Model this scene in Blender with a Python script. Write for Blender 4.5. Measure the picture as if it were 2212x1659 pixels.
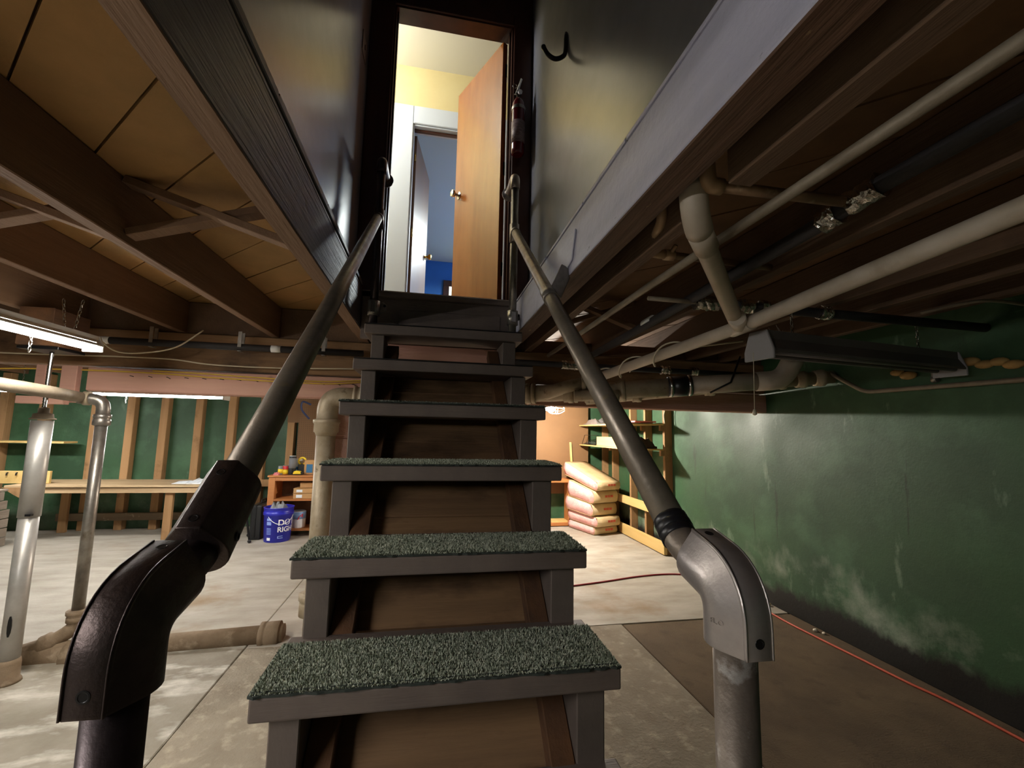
import bpy, bmesh, math, random
from mathutils import Vector, Matrix
import numpy as np
S = bpy.context.scene
C = S.collection
for o in list(bpy.data.objects): bpy.data.objects.remove(o)
rnd = random.Random(7)
PI = math.pi
# ------------------------------------------------------------------ camera, world, exposure
H = 1.25                      # eye height above the basement floor; all modelling heights below are relative to the eye
FPX = 940.0
p_, y_, r_ = math.radians(6.37), math.radians(10.66), math.radians(1.2)
FW = Vector((math.sin(y_)*math.cos(p_), math.cos(y_)*math.cos(p_), math.sin(p_)))
R0 = Vector((math.cos(y_), -math.sin(y_), 0)); U0 = R0.cross(FW)
RT = R0*math.cos(r_) + U0*math.sin(r_); UP = -R0*math.sin(r_) + U0*math.cos(r_)
cd = bpy.data.cameras.new('camera'); cam = bpy.data.objects.new('camera', cd); C.objects.link(cam)
m = Matrix.Identity(4)
for i in range(3):
    m[i][0] = RT[i]; m[i][1] = UP[i]; m[i][2] = -FW[i]
m[2][3] = H
cam.matrix_world = m
cd.sensor_width = 36; cd.sensor_fit = 'HORIZONTAL'; cd.lens = FPX/2212*36; cd.clip_start = .02
S.camera = cam
S.view_settings.view_transform = 'Standard'; S.view_settings.look = 'None'
S.view_settings.gamma = 1; S.view_settings.use_curve_mapping = False
S.view_settings.exposure = 0.2
W = bpy.data.worlds.new('world'); S.world = W; W.use_nodes = True
W.node_tree.nodes['Background'].inputs[0].default_value = (.5, .55, .65, 1)
W.node_tree.nodes['Background'].inputs[1].default_value = 0.05
TUBE_MAIN, TUBE_FAR, TUBE_REAR, BULB, HALL, BLUE = 75.0, 115.0, 175.0, 5300.0, 54.0, 230.0

def P(u, v, ax, val):
    """point on the plane axis=val (eye-relative) seen at photograph pixel u,v: used to measure the room"""
    d = RT*(u-1106)/FPX - UP*(v-829.5)/FPX + FW
    return d*(val/d[ax])

def area(name, loc, size, power, col, rot=(0,0,0), sy=None):
    l = bpy.data.lights.new(name, 'AREA'); l.energy = power; l.color = col; l.size = size
    if sy: l.shape = 'RECTANGLE'; l.size_y = sy
    o = bpy.data.objects.new(name, l); o.location = (loc[0], loc[1], loc[2]+H); o.rotation_euler = rot; C.objects.link(o); return o
hl = bpy.data.lights.new('hall_lamp','POINT'); hl.energy = HALL; hl.color = (.97,.98,1); hl.shadow_soft_size = .12
hlo = bpy.data.objects.new('hall_lamp', hl); hlo.location = (-1.12,3.0,2.8+H); C.objects.link(hlo)
area('far_room_light', (1.55, 6.0, 2.8), .9, BLUE, (.93,1,.97))

# ------------------------------------------------------------------ materials
def lin(h):
    h = h.lstrip('#'); c = [int(h[i:i+2],16)/255 for i in (0,2,4)]
    return tuple(x/12.92 if x <= .04045 else ((x+.055)/1.055)**2.4 for x in c) + (1,)
def mat(name, a, b=None, scale=6, stretch=(1,1,1), rough=.6, metal=0, bump=0, bscale=60, bstretch=None, detail=6,
        c=None, cscale=3, clo=.55, chi=.7, spec=.5, contrast=(.35,.65), cstretch=(1,1,1), rvar=0):
    m = bpy.data.materials.new(name); m.use_nodes = True
    nt = m.node_tree; N = nt.nodes; L = nt.links; bs = N['Principled BSDF']
    bs.inputs['Roughness'].default_value = rough; bs.inputs['Metallic'].default_value = metal
    bs.inputs['Specular IOR Level'].default_value = spec
    A = lin(a) if isinstance(a, str) else a
    bs.inputs['Base Color'].default_value = A
    tc = N.new('ShaderNodeTexCoord')
    def noise(sc, st, det=6):
        mp = N.new('ShaderNodeMapping'); mp.inputs['Scale'].default_value = st
        L.new(tc.outputs['Object'], mp.inputs['Vector'])
        n = N.new('ShaderNodeTexNoise'); n.inputs['Scale'].default_value = sc; n.inputs['Detail'].default_value = det
        n.inputs['Roughness'].default_value = .6
        L.new(mp.outputs['Vector'], n.inputs['Vector']); return n
    def ramp(fac, lo, hi):
        r = N.new('ShaderNodeMapRange'); r.inputs['From Min'].default_value = lo; r.inputs['From Max'].default_value = hi
        L.new(fac, r.inputs['Value']); return r.outputs['Result']
    def mix(fac, x, y):
        mx = N.new('ShaderNodeMix'); mx.data_type = 'RGBA'
        L.new(fac, mx.inputs['Factor'])
        for s, k in ((x, 6), (y, 7)):
            if isinstance(s, tuple): mx.inputs[k].default_value = s
            else: L.new(s, mx.inputs[k])
        return mx.outputs[2]
    col = None
    if b:
        n = noise(scale, stretch, detail)
        f = ramp(n.outputs['Fac'], *contrast)
        col = mix(f, A, lin(b))
        if rvar: 
            rr = N.new('ShaderNodeMapRange'); rr.inputs['To Min'].default_value = max(.03, rough-rvar); rr.inputs['To Max'].default_value = rough+rvar
            L.new(f, rr.inputs['Value']); L.new(rr.outputs['Result'], bs.inputs['Roughness'])
    if c:
        n2 = noise(cscale, cstretch, 8)
        col = mix(ramp(n2.outputs['Fac'], clo, chi), col if col else A, lin(c))
    if col: L.new(col, bs.inputs['Base Color'])
    if bump:
        n3 = noise(bscale, bstretch or stretch, 5)
        bp = N.new('ShaderNodeBump'); bp.inputs['Strength'].default_value = bump; bp.inputs['Distance'].default_value = .01
        L.new(n3.outputs['Fac'], bp.inputs['Height']); L.new(bp.outputs['Normal'], bs.inputs['Normal'])
    return m
def emit(name, col, strength):
    m = bpy.data.materials.new(name); m.use_nodes = True; nt = m.node_tree; nt.nodes.clear()
    e = nt.nodes.new('ShaderNodeEmission'); e.inputs[0].default_value = col; e.inputs[1].default_value = strength
    o = nt.nodes.new('ShaderNodeOutputMaterial'); nt.links.new(e.outputs[0], o.inputs[0]); return m
GX, GY, GZ = (.12,1.6,1.6), (1.6,.12,1.6), (1.6,1.6,.12)
M = dict(
 concrete=mat('concrete','#9f9787','#7d7566',2.2,rough=.75,bump=.25,bscale=45,c='#cbc6ba',cscale=3.2,clo=.5,chi=.66,cstretch=(1,2.4,1),rvar=.12),
 concrete_rough=mat('concrete_rough','#9d9382','#8a7f6e',5,rough=.9,bump=.6,bscale=70,c='#b8ad98',cscale=14,clo=.52,chi=.72),
 concrete_far=mat('concrete_far','#b3ada2','#928a7b',2.4,(1,2.6,1),rough=.7,bump=.2,bscale=40,c='#86683f',cscale=1.0,clo=.55,chi=.74,contrast=(.28,.72),rvar=.12),
 concrete_brown=mat('concrete_brown','#6f5d46','#5c4c39',3,rough=.9,bump=.55,bscale=110,c='#4d3f30',cscale=8,clo=.55,chi=.8),
 concrete_dark=mat('concrete_dark','#3a332b',rough=.95),
 tread=mat('tread_paint','#75685f','#695d56',9,rough=.62,bump=.18,bscale=90,bstretch=GX),
 stringer=mat('stringer_paint','#6f635b','#655a52',9,rough=.6,bump=.12,bscale=60,bstretch=(1,1,.5),c='#8a8278',cscale=60,clo=.72,chi=.76),
 rawwood=mat('raw_wood','#8f6e4c','#6b5037',5,GX,.8,bump=.3,bscale=40,c='#3f2b18',cscale=4.5,clo=.5,chi=.7,cstretch=(.5,1,1)),
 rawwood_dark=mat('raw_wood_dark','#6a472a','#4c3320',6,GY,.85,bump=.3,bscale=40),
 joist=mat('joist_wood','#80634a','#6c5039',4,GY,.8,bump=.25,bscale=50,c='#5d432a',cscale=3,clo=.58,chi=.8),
 joist_dark=mat('joist_wood_dark','#6b523c','#574230',4,GY,.85,bump=.25,bscale=50,c='#43301f',cscale=3,clo=.55,chi=.8),  # joist wood darkened further to carry the dim right ceiling
 board_shaded=mat('shaded_subfloor_wood','#7d5c3b','#674a2f',3,rough=.8,bump=.15,bscale=30,c='#4d361f',cscale=2,clo=.5,chi=.75),  # subfloor wood darkened; the dimness right of the stairs is in this colour
 board=mat('subfloor_wood','#a87e4a','#91703f',3,rough=.75,bump=.15,bscale=30,c='#6a4722',cscale=2,clo=.58,chi=.8),
 blackpaint=mat('black_gloss_paint','#504a49','#433e3e',10,GY,.42,bump=.9,bscale=34,bstretch=(1,.10,2.2)),
 greypaint=mat('grey_worn_paint','#b3b2c2','#a4a3b2',10,GY,.42,bump=.6,bscale=60,bstretch=(1,.3,.3),c='#4b4744',cscale=26,clo=.68,chi=.72,cstretch=(1,.35,1)),
 panelpaint=mat('stair_panel_paint','#8c8e97','#82848d',4,rough=.24,bump=.04,bscale=200),
 stripwood=mat('strip_paint','#6a6866','#57534f',20,GY,.5),
 brownpeel=mat('brown_peeling','#5f4330','#45301f',7,GY,.75,bump=.8,bscale=30,c='#8f7555',cscale=30,clo=.66,chi=.7,cstretch=(1,.4,1)),
 doorcase=mat('dark_casing','#4c2d22','#3c2219',6,GZ,.3),
 doorwood=mat('door_veneer','#945629','#7d451e',3,(1.5,1.5,.12),.2,bump=.03,bscale=60,c='#a66d38',cscale=2,clo=.45,chi=.7,cstretch=(1,1,.25)),
 doorwood2=mat('door_veneer_dark','#7b5533','#684627',3,(1.5,1.5,.12),.35),
 white=mat('white_trim','#c3cad2',rough=.35),
 yellow=mat('yellow_wall','#d6c794','#d0bf8b',3,rough=.6),
 ceilwhite=mat('hall_ceiling_paint','#d2cebd',rough=.7),
 blue=mat('blue_wall','#2f6cae','#2b64a2',3,rough=.6),
 blueceil=mat('far_ceiling_paint','#a6b6b6',rough=.7),
 pink=mat('pink_paint','#c69a86','#b5877a',6,GX,.7,bump=.35,bscale=40,bstretch=GX,c='#7a5640',cscale=7,clo=.62,chi=.72,cstretch=(.4,1,1)),
 pinkblock=mat('pink_block','#dfb6a6','#cfa392',14,rough=.85,bump=.7,bscale=45),
 stud=mat('stud_wood','#a9835a','#8f6c46',5,GZ,.8,bump=.2,bscale=50,c='#6f5334',cscale=5,clo=.6,chi=.8),
 stud_dirty=mat('stud_dirty','#8c7a64','#6f5f4c',6,GX,.85,bump=.3,bscale=40,c='#b0a28e',cscale=12,clo=.6,chi=.7),
 newwood=mat('new_lumber','#d8b97a','#c9a765',5,GY,.65,bump=.1,bscale=50,c='#b28b4c',cscale=5,clo=.62,chi=.8),
 benchwood=mat('bench_wood','#c4aa86','#b0946f',5,GX,.7,bump=.15,bscale=50),
 cabwood=mat('cabinet_wood','#c08049','#aa6a37',5,GX,.6,bump=.1,bscale=50),
 crate=mat('crate_wood','#968a7c','#7d7164',5,GY,.85,bump=.35,bscale=40,c='#5f5347',cscale=5,clo=.58,chi=.75),
 pegwall=mat('pegboard','#b5895a','#a97d50',2,rough=.7),
 galv=mat('galvanized','#9b968e','#7f7972',14,rough=.38,metal=.75,bump=.1,bscale=80,c='#6a5d4c',cscale=9,clo=.6,chi=.75,rvar=.1),
 railpipe=mat('worn_rail_pipe','#8a7f70','#72685b',12,rough=.36,metal=.5,bump=.08,bscale=90,c='#8b7c60',cscale=20,clo=.62,chi=.75,rvar=.08),
 railpipe_shaded=mat('shaded_rail_pipe','#443b3b','#382f30',12,rough=.4,metal=.7,bump=.08,bscale=90,rvar=.08),  # left posts stand against the light; that shade is in this colour
 alu=mat('cast_aluminium','#aba39f','#9c948f',25,rough=.36,metal=.65,bump=.06,bscale=160,rvar=.06),
 alu_shaded=mat('cast_aluminium_shaded','#4a3f3c','#3d3331',25,rough=.42,metal=.75,bump=.12,bscale=160,rvar=.06),  # same casting metal, darkened with the shade on the left fittings
 postpipe=mat('scuffed_post','#85796d','#6f655b',9,rough=.45,metal=.5,bump=.15,bscale=70,c='#a8a39c',cscale=16,clo=.6,chi=.66,rvar=.08),
 silver=mat('silver_paint','#b9b7b3','#a6a29b',8,rough=.38,metal=.45,bump=.05,bscale=60,c='#82705a',cscale=3,clo=.62,chi=.8),
 castiron=mat('painted_cast_iron','#b7a992','#a39378',10,rough=.5,metal=.25,bump=.25,bscale=60,c='#6f6149',cscale=16,clo=.62,chi=.72),
 dirtypipe=mat('dusty_pipe','#8f8371','#786b58',10,rough=.6,metal=.2,bump=.15,bscale=60),
 pvc=mat('pvc_pipe','#b9ad9c','#a79a87',7,rough=.5,c='#8a7b66',cscale=5,clo=.6,chi=.8),
 copper=mat('dusty_copper','#94785a','#7a6148',10,rough=.5,metal=.5,c='#b49f80',cscale=20,clo=.6,chi=.75),
 copperlight=mat('tan_fitting','#b49672','#9c7f5d',10,rough=.5,metal=.2),
 muddy=mat('muddy_pipe','#8a7760','#75624c',9,rough=.8,bump=.35,bscale=50,c='#a8977f',cscale=10,clo=.58,chi=.75),
 foamblack=mat('pipe_insulation','#2b2727','#221f1f',12,rough=.7,bump=.2,bscale=50),
 foil=mat('foil_tape','#dedbd4','#b7b2aa',20,rough=.18,metal=1,bump=1.0,bscale=26),
 rubber=mat('black_rubber','#17171a',rough=.35),
 steel=mat('steel','#b9b7b4',rough=.25,metal=1),
 blackmetal=mat('black_metal','#151416',rough=.4,metal=.3),
 blackplastic=mat('black_plastic','#1b1d1f','#161719',10,rough=.45),
 fixture=mat('fixture_enamel','#5d5753','#524c48',6,rough=.5),
 fixture_white=mat('fixture_white','#d9d8d2',rough=.4),
 capgrey=mat('fixture_cap','#8d8a8a',rough=.5),
 cable_white=mat('white_cable','#c9bda3',rough=.5),
 cable_yellow=mat('yellow_cable','#d3ad3c',rough=.5),
 cable_orange=mat('orange_cord','#c4573c',rough=.5),
 cable_red=mat('red_cord','#a3323e',rough=.5),
 cable_blue=mat('blue_cable','#2c3a66',rough=.5),
 foamtan=mat('spray_foam','#b39158','#9d7c48',20,rough=.7,bump=.3,bscale=40),
 kraft=mat('kraft_paper','#cdb58b','#bfa57a',6,rough=.6,bump=.3,bscale=20),
 pinkfiber=mat('pink_fiberglass','#efb9b5','#e6a6a3',25,rough=.95,bump=.5,bscale=60,c='#f3cdc6',cscale=12,clo=.5,chi=.7),
 redprint=mat('red_print','#c4563f',rough=.7),
 bluepl=mat('blue_plastic','#2126a8','#1c2099',4,rough=.35),
 whiteprint=mat('white_print','#eef0f6',rough=.5),
 lightblue=mat('pale_blue_print','#8fa6e8',rough=.5),
 tinmetal=mat('tin','#c8c8cc',rough=.3,metal=.8),
 redlab=mat('red_label','#c62b33',rough=.5), yellab=mat('yellow_label','#f0cf2c',rough=.5),
 bluelab=mat('blue_label','#2f6f9a',rough=.5), greylab=mat('grey_label','#77797d',rough=.5), paintblue=mat('pale_blue_label','#8cb2e6',rough=.5),
 cardboard=mat('cardboard','#c59a66','#b88d5a',4,rough=.8),
 paper=mat('paper_white','#e6ecf2',rough=.6),
 extred=mat('extinguisher_red','#5e1119','#500e15',4,rough=.25), label=mat('extinguisher_label','#8d7c7b','#5e4446',30,(1,1,3),.5),  # red and label darkened to stand in for the backlight
 brass=mat('brass','#c9a55a',rough=.2,metal=1), chrome=mat('chrome','#dcdad6',rough=.12,metal=1),
 silverbag=mat('silver_bag','#c9c6c6','#b4b0b0',14,rough=.25,metal=.7,bump=.5,bscale=20),
 folderpink=mat('folder_pink','#d8838a',rough=.5), folderpurple=mat('folder_purple','#8b6fa0',rough=.5),
 darkcloth=mat('dark_cloth','#3d2c24','#2c201b',12,rough=.9),
 chip=mat('stone_chip','#d8cdb8',rough=.8), dust=mat('cobweb','#8a8378',rough=.9),
 tube_on=emit('tube_glow',(1,.95,.86,1),TUBE_MAIN), tube_rear=emit('tube_glow_rear',(1,.97,.94,1),TUBE_REAR), tube_far=emit('tube_glow_far',(1,.98,.94,1),TUBE_FAR),
 bulb_on=emit('bulb_glow',(1,.92,.8,1),BULB), winglow=emit('window_daylight',(.9,1,.85,1),1.6),
)
def wallgreen(name, z0, dirty):
    """green wall paint with pale mineral bloom, drips and a black coat along the floor"""
    m = mat(name,'#36583a','#2c4a30',2.0,rough=.55,bump=.12,bscale=60,c='#486c4d',cscale=2.6,clo=.5,chi=.75,rvar=.1)
    nt = m.node_tree; N = nt.nodes; L = nt.links; bs = N['Principled BSDF']
    cur = bs.inputs['Base Color'].links[0].from_socket
    tc = N.new('ShaderNodeTexCoord'); sp = N.new('ShaderNodeSeparateXYZ'); L.new(tc.outputs['Object'], sp.inputs[0])
    def noise(sc, st, det=8):
        mp = N.new('ShaderNodeMapping'); mp.inputs['Scale'].default_value = st; L.new(tc.outputs['Object'], mp.inputs[0])
        n = N.new('ShaderNodeTexNoise'); n.inputs['Scale'].default_value = sc; n.inputs['Detail'].default_value = det
        n.inputs['Roughness'].default_value = .65; L.new(mp.outputs[0], n.inputs['Vector']); return n.outputs['Fac']
    def math_(op, a, b=None):
        q = N.new('ShaderNodeMath'); q.operation = op
        for i, s in enumerate((a, b)):
            if s is None: continue
            if isinstance(s, (int, float)): q.inputs[i].default_value = s
            else: L.new(s, q.inputs[i])
        return q.outputs[0]
    def mr(s, a, b, c=0, d=1):
        r = N.new('ShaderNodeMapRange'); r.inputs[1].default_value = a; r.inputs[2].default_value = b; r.inputs[3].default_value = c; r.inputs[4].default_value = d
        L.new(s, r.inputs[0]); return r.outputs[0]
    def mix(f, a, b):
        x = N.new('ShaderNodeMix'); x.data_type = 'RGBA'; L.new(f, x.inputs[0]); L.new(a, x.inputs[6]); x.inputs[7].default_value = lin(b); return x.outputs[2]
    z = math_('SUBTRACT', sp.outputs[2], z0)
    n1 = noise(3.2, (1,1,1)); n2 = noise(9, (1,1,.12)); n3 = noise(4,(1,1.0,.5))
    # pale bloom between .12 and .5 m
    up = mr(math_('ADD', z, mr(n3,.3,.7,-.16,.16)), .46, .30)
    f = math_('MULTIPLY', math_('MULTIPLY', up, mr(n1,.46,.72)), .6*dirty)
    cur = mix(f, cur, '#a9b0a0')
    f = math_('MULTIPLY', mr(n2,.645,.685), .65*dirty)      # drips
    cur = mix(f, cur, '#22301f')
    n5 = noise(2.2,(1,.5,1.6)); cur = mix(math_('MULTIPLY', mr(n5,.56,.70), .45*dirty), cur, '#2f4a33')
    n4 = noise(5,(1,1.2,.4)); f = math_('MULTIPLY', mr(n4,.63,.72), .35*dirty); cur = mix(f, cur, '#9db39a')
    if dirty > .6:
        f = mr(math_('ADD', z, mr(n3,.3,.7,-.06,.06)), .185, .12); cur = mix(f, cur, '#171613')
    L.new(cur, bs.inputs['Base Color']); return m
M['green'] = wallgreen('green_wall', 0, 1.0)
M['green2'] = wallgreen('green_wall_back', 0, .45)

# ------------------------------------------------------------------ mesh helpers
class B:
    def __init__(s): s.v = []; s.f = []; s.sm = []
    def add(s, vs, fs, smooth=False):
        o = len(s.v); s.v += [Vector(v) for v in vs]; s.f += [tuple(i+o for i in f) for f in fs]
        s.sm += [smooth]*len(fs) if isinstance(smooth, bool) else list(smooth); return s
    def box(s, x0, x1, y0, y1, z0, z1):
        return s.add([(x0,y0,z0),(x1,y0,z0),(x1,y1,z0),(x0,y1,z0),(x0,y0,z1),(x1,y0,z1),(x1,y1,z1),(x0,y1,z1)],
            [(0,3,2,1),(4,5,6,7),(0,1,5,4),(1,2,6,5),(2,3,7,6),(3,0,4,7)])
    def bar(s, a, b, w, h, up=(0,0,1)):
        """box from a to b, w wide, h high"""
        a, b = Vector(a), Vector(b); d = (b-a).normalized(); x = d.cross(Vector(up))
        if x.length < 1e-4: x = d.cross(Vector((0,1,0)))
        x.normalize(); z = x.cross(d); vs = []
        for q in (a, b):
            for i, j in ((-1,-1),(1,-1),(1,1),(-1,1)): vs.append(q + x*(i*w/2) + z*(j*h/2))
        return s.add(vs, [(0,3,2,1)[::-1],(4,5,6,7)[::-1],(0,1,5,4)[::-1],(1,2,6,5)[::-1],(2,3,7,6)[::-1],(3,0,4,7)[::-1]])
    def prism(s, pts, ext):
        """pts: planar 3-D outline, extruded by ext"""
        n = len(pts); e = Vector(ext); vs = [Vector(p) for p in pts] + [Vector(p)+e for p in pts]
        return s.add(vs, [tuple(range(n-1,-1,-1)), tuple(range(n,2*n))] + [(i,(i+1)%n,(i+1)%n+n,i+n) for i in range(n)])
    def tube(s, path, r, n=14, caps=True):
        path = [Vector(p) for p in path]; k = len(path)
        rs = r if isinstance(r, (list, tuple)) else [r]*k
        t0 = (path[1]-path[0]).normalized(); x = t0.orthogonal().normalized(); vs = []; pt = t0
        for i, p in enumerate(path):
            if i == 0: t = t0
            elif i == k-1: t = (path[-1]-path[-2]).normalized()
            else: t = ((path[i]-path[i-1]).normalized()+(path[i+1]-path[i]).normalized()).normalized()
            q = pt.rotation_difference(t); x = (q @ x).normalized(); pt = t; y = t.cross(x)
            for j in range(n):
                a = 2*PI*j/n; vs.append(p + (x*math.cos(a)+y*math.sin(a))*rs[i])
        fs = [(i*n+j, i*n+(j+1)%n, (i+1)*n+(j+1)%n, (i+1)*n+j) for i in range(k-1) for j in range(n)]
        sm = [True]*len(fs)
        if caps: fs += [tuple(range(n-1,-1,-1)), tuple(range((k-1)*n, k*n))]; sm += [False, False]
        return s.add(vs, fs, sm)
    def lathe(s, prof, c, n=20, axis=(0,0,1)):
        """prof: (radius, height) pairs along axis from centre c"""
        ax = Vector(axis).normalized(); x = ax.orthogonal().normalized(); y = ax.cross(x); c = Vector(c); vs = []
        for r, h in prof:
            for j in range(n):
                a = 2*PI*j/n; vs.append(c + ax*h + (x*math.cos(a)+y*math.sin(a))*max(r,1e-4))
        k = len(prof); fs = [(i*n+j, i*n+(j+1)%n, (i+1)*n+(j+1)%n, (i+1)*n+j) for i in range(k-1) for j in range(n)]
        sm = []
        for i in range(k-1): 
            dr = abs(prof[i+1][0]-prof[i][0]); dh = abs(prof[i+1][1]-prof[i][1]); sm += [dh > dr*.6]*n
        fs += [tuple(range(n-1,-1,-1)), tuple(range((k-1)*n, k*n))]; return s.add(vs, fs, sm+[False, False])
    def ball(s, c, r, n=10, sc=(1,1,1), jit=0):
        vs = []; fs = []; c = Vector(c)
        for i in range(1, n):
            for j in range(2*n):
                t, a = PI*i/n, PI*j/n; k = r*(1+jit*(rnd.random()-.5))
                vs.append(c + Vector((math.sin(t)*math.cos(a)*sc[0], math.sin(t)*math.sin(a)*sc[1], math.cos(t)*sc[2]))*k)
        w = 2*n
        for i in range(n-2):
            for j in range(w): fs.append((i*w+j, (i+1)*w+j, (i+1)*w+(j+1)%w, i*w+(j+1)%w))
        vs += [c+Vector((0,0,r*sc[2])), c-Vector((0,0,r*sc[2]))]; a, b = len(vs)-2, len(vs)-1
        fs += [(a, j, (j+1)%w) for j in range(w)] + [(b, (n-2)*w+(j+1)%w, (n-2)*w+j) for j in range(w)]
        return s.add(vs, fs, True)
    def sweep(s, path, prof, right=(1,0,0)):
        """prof: list of (a,b); a along 'right', b along outward normal (right x tangent)"""
        path = [Vector(p) for p in path]; k = len(path); n = len(prof); R = Vector(right).normalized(); vs = []
        for i, p in enumerate(path):
            t = (path[min(i+1,k-1)]-path[max(i-1,0)]).normalized(); o = R.cross(t).normalized(); rr = t.cross(o)
            for a, b in prof: vs.append(p + rr*a + o*b)
        fs = [(i*n+j, i*n+(j+1)%n, (i+1)*n+(j+1)%n, (i+1)*n+j) for i in range(k-1) for j in range(n)]
        fs += [tuple(range(n-1,-1,-1)), tuple(range((k-1)*n, k*n))]
        return s.add(vs, fs, [True]*((k-1)*n)+[False,False])
def arcpath(pts, r, n=7):
    """round the corners of a polyline"""
    pts = [Vector(p) for p in pts]; out = [pts[0]]
    for i in range(1, len(pts)-1):
        a = (pts[i-1]-pts[i]); b = (pts[i+1]-pts[i]); q = min(r, a.length*.49, b.length*.49)
        a = pts[i]+a.normalized()*q; b = pts[i]+b.normalized()*q
        for k in range(n+1):
            t = k/n; out.append(a*(1-t)**2 + pts[i]*2*t*(1-t) + b*t*t)
    return out + [pts[-1]]
def spline(pts, n=8):
    pts = [Vector(p) for p in pts]; out = []
    q = [pts[0]*2-pts[1]] + pts + [pts[-1]*2-pts[-2]]
    for i in range(1, len(q)-2):
        for k in range(n):
            t = k/n; a, b, c, d = q[i-1], q[i], q[i+1], q[i+2]
            out.append(.5*((2*b)+(c-a)*t+(2*a-5*b+4*c-d)*t*t+(3*b-a-3*c+d)*t**3))
    return out + [pts[-1]]
LOC = {}
def obj(name, b, m, parent=None, bevel=0, seg=1, kind=None, label=None, cat=None, group=None):
    me = bpy.data.meshes.new(name); off = Vector((0,0,H))
    if parent is not None:
        base = LOC[parent.name]; vs = [v+off-base for v in b.v]; o_loc = Vector()
        world = base
    else:
        lo = [min(v[i] for v in b.v) for i in range(3)]; hi = [max(v[i] for v in b.v) for i in range(3)]
        base = Vector(((lo[0]+hi[0])/2, (lo[1]+hi[1])/2, lo[2])) + off; vs = [v+off-base for v in b.v]; o_loc = base; world = base
    me.from_pydata(vs, [], b.f); me.polygons.foreach_set('use_smooth', b.sm)
    me.validate(); bm = bmesh.new(); bm.from_mesh(me); bmesh.ops.recalc_face_normals(bm, faces=bm.faces); bm.to_mesh(me); bm.free()
    me.materials.append(M[m] if isinstance(m, str) else m)
    o = bpy.data.objects.new(name, me); C.objects.link(o); o.location = o_loc
    if parent is not None: o.parent = parent
    LOC[o.name] = world
    if bevel:
        md = o.modifiers.new('bevel','BEVEL'); md.width = bevel; md.segments = seg; md.limit_method = 'ANGLE'; md.angle_limit = .7
    tag(o, label, cat, group, kind); return o
def tag(o, label=None, cat=None, group=None, kind=None):
    if label: o['label'] = label
    if cat: o['category'] = cat
    if group: o['group'] = group
    if kind: o['kind'] = kind
def thing(name, loc, label, cat, group=None, kind=None):
    o = bpy.data.objects.new(name, None); C.objects.link(o); o.location = (loc[0], loc[1], loc[2]+H); LOC[o.name] = Vector(o.location)
    o.empty_display_size = .05; tag(o, label, cat, group, kind); return o
def struct(name, b, m, bevel=0): return obj(name, b, m, bevel=bevel, kind='structure')
def root(name, loc=(0,0,-H)): return thing(name, loc, None, None, None, 'structure')
def box(*a): return B().box(*a)
def tube(p, r, n=14): return B().tube(p, r, n)
FL = -H; JB = .58; JT = .78; XL, XR, YB, YF = -5.6, 2.6, 6.2, -2.6
ZT = 3.2                          # upstairs ceiling
SL, SR = -.41, .485               # stairwell joist faces
PL, PR = -.458, .575              # stairwell panels, set back behind the joists
DY = 2.58                         # door wall

# ------------------------------------------------------------------ SETTING: floor
floor = root('floor')
obj('subgrade', box(XL,XR+.1,YF,YB+.1,FL-.12,FL-.014), 'concrete_dark', floor)
g = .0022
obj('slab', box(XL,-.975-g,YF,2.90-g,FL-.02,FL), 'concrete', floor, .004)
obj('slab', box(-.975+g,1.315-g,YF,2.86-g,FL-.02,FL), 'concrete_rough', floor, .004)
obj('slab', box(1.315+g,XR,YF,2.85-g,FL-.02,FL), 'concrete_brown', floor, .004)
obj('slab', box(XL,-.975-g,2.90+g,YB,FL-.02,FL), 'concrete_far', floor, .004)
obj('slab', box(-.975+g,XR,2.86+g,YB,FL-.02,FL), 'concrete_far', floor, .004)
# walls
struct('wall_right', box(XR,XR+.12,YF,YB,FL,JB+.2), 'green')
wb = struct('wall_back', box(XL,XR,YB,YB+.12,FL,JB+.2), 'green2')
struct('wall_left', box(XL-.12,XL,YF,YB,FL,JB+.2), 'green2')
struct('wall_front', box(XL,XR,YF-.12,YF,FL,JB+.2), 'green2')
# ------------------------------------------------------------------ ceiling: boards at 45 degrees, joists
ceil = root('ceiling', (0,0,JT))
def clip(poly, x0, x1, y0, y1):
    for ax, val, sgn in ((0,x0,1),(0,x1,-1),(1,y0,1),(1,y1,-1)):
        out = []
        for i in range(len(poly)):
            a, b = poly[i], poly[(i+1)%len(poly)]; da, db = (a[ax]-val)*sgn, (b[ax]-val)*sgn
            if da >= 0: out.append(a)
            if (da >= 0) != (db >= 0):
                t = da/(da-db); out.append((a[0]+(b[0]-a[0])*t, a[1]+(b[1]-a[1])*t))
        poly = out
        if len(poly) < 3: return []
    return poly
c0, st = .405-.268*40, .268
for reg in ((XL,SL-.03,YF,YB),(SR+.03,XR,YF,YB),(SL-.03,SR+.03,2.66,YB)):
    k = 0
    while c0+st*k < XR+YB+.3:
        a, b = c0+st*k+.004, c0+st*(k+1)-.004; k += 1
        poly = clip([(a+9,-9),(b+9,-9),(b-15,15),(a-15,15)], *reg)
        if len(poly) < 3: continue
        dz = rnd.uniform(0,.004)
        obj('board', B().prism([(x,y,JT+dz) for x,y in poly], (0,0,.02)), 'board' if reg[1] < 0 else 'board_shaded', ceil)
struct('ceiling_backing', box(XL,SL-.035,YF,YB,JT+.026,JT+.05).box(SR+.035,XR,YF,YB,JT+.026,JT+.05).box(SL-.035,SR+.035,2.67,YB,JT+.026,JT+.05), 'rawwood_dark')
def joist(x0, x1, y0=YF, y1=YB, m='joist', z0=JB): return obj('joist', box(x0,x1,y0,y1,z0,JT), m, ceil, .003)
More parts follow.
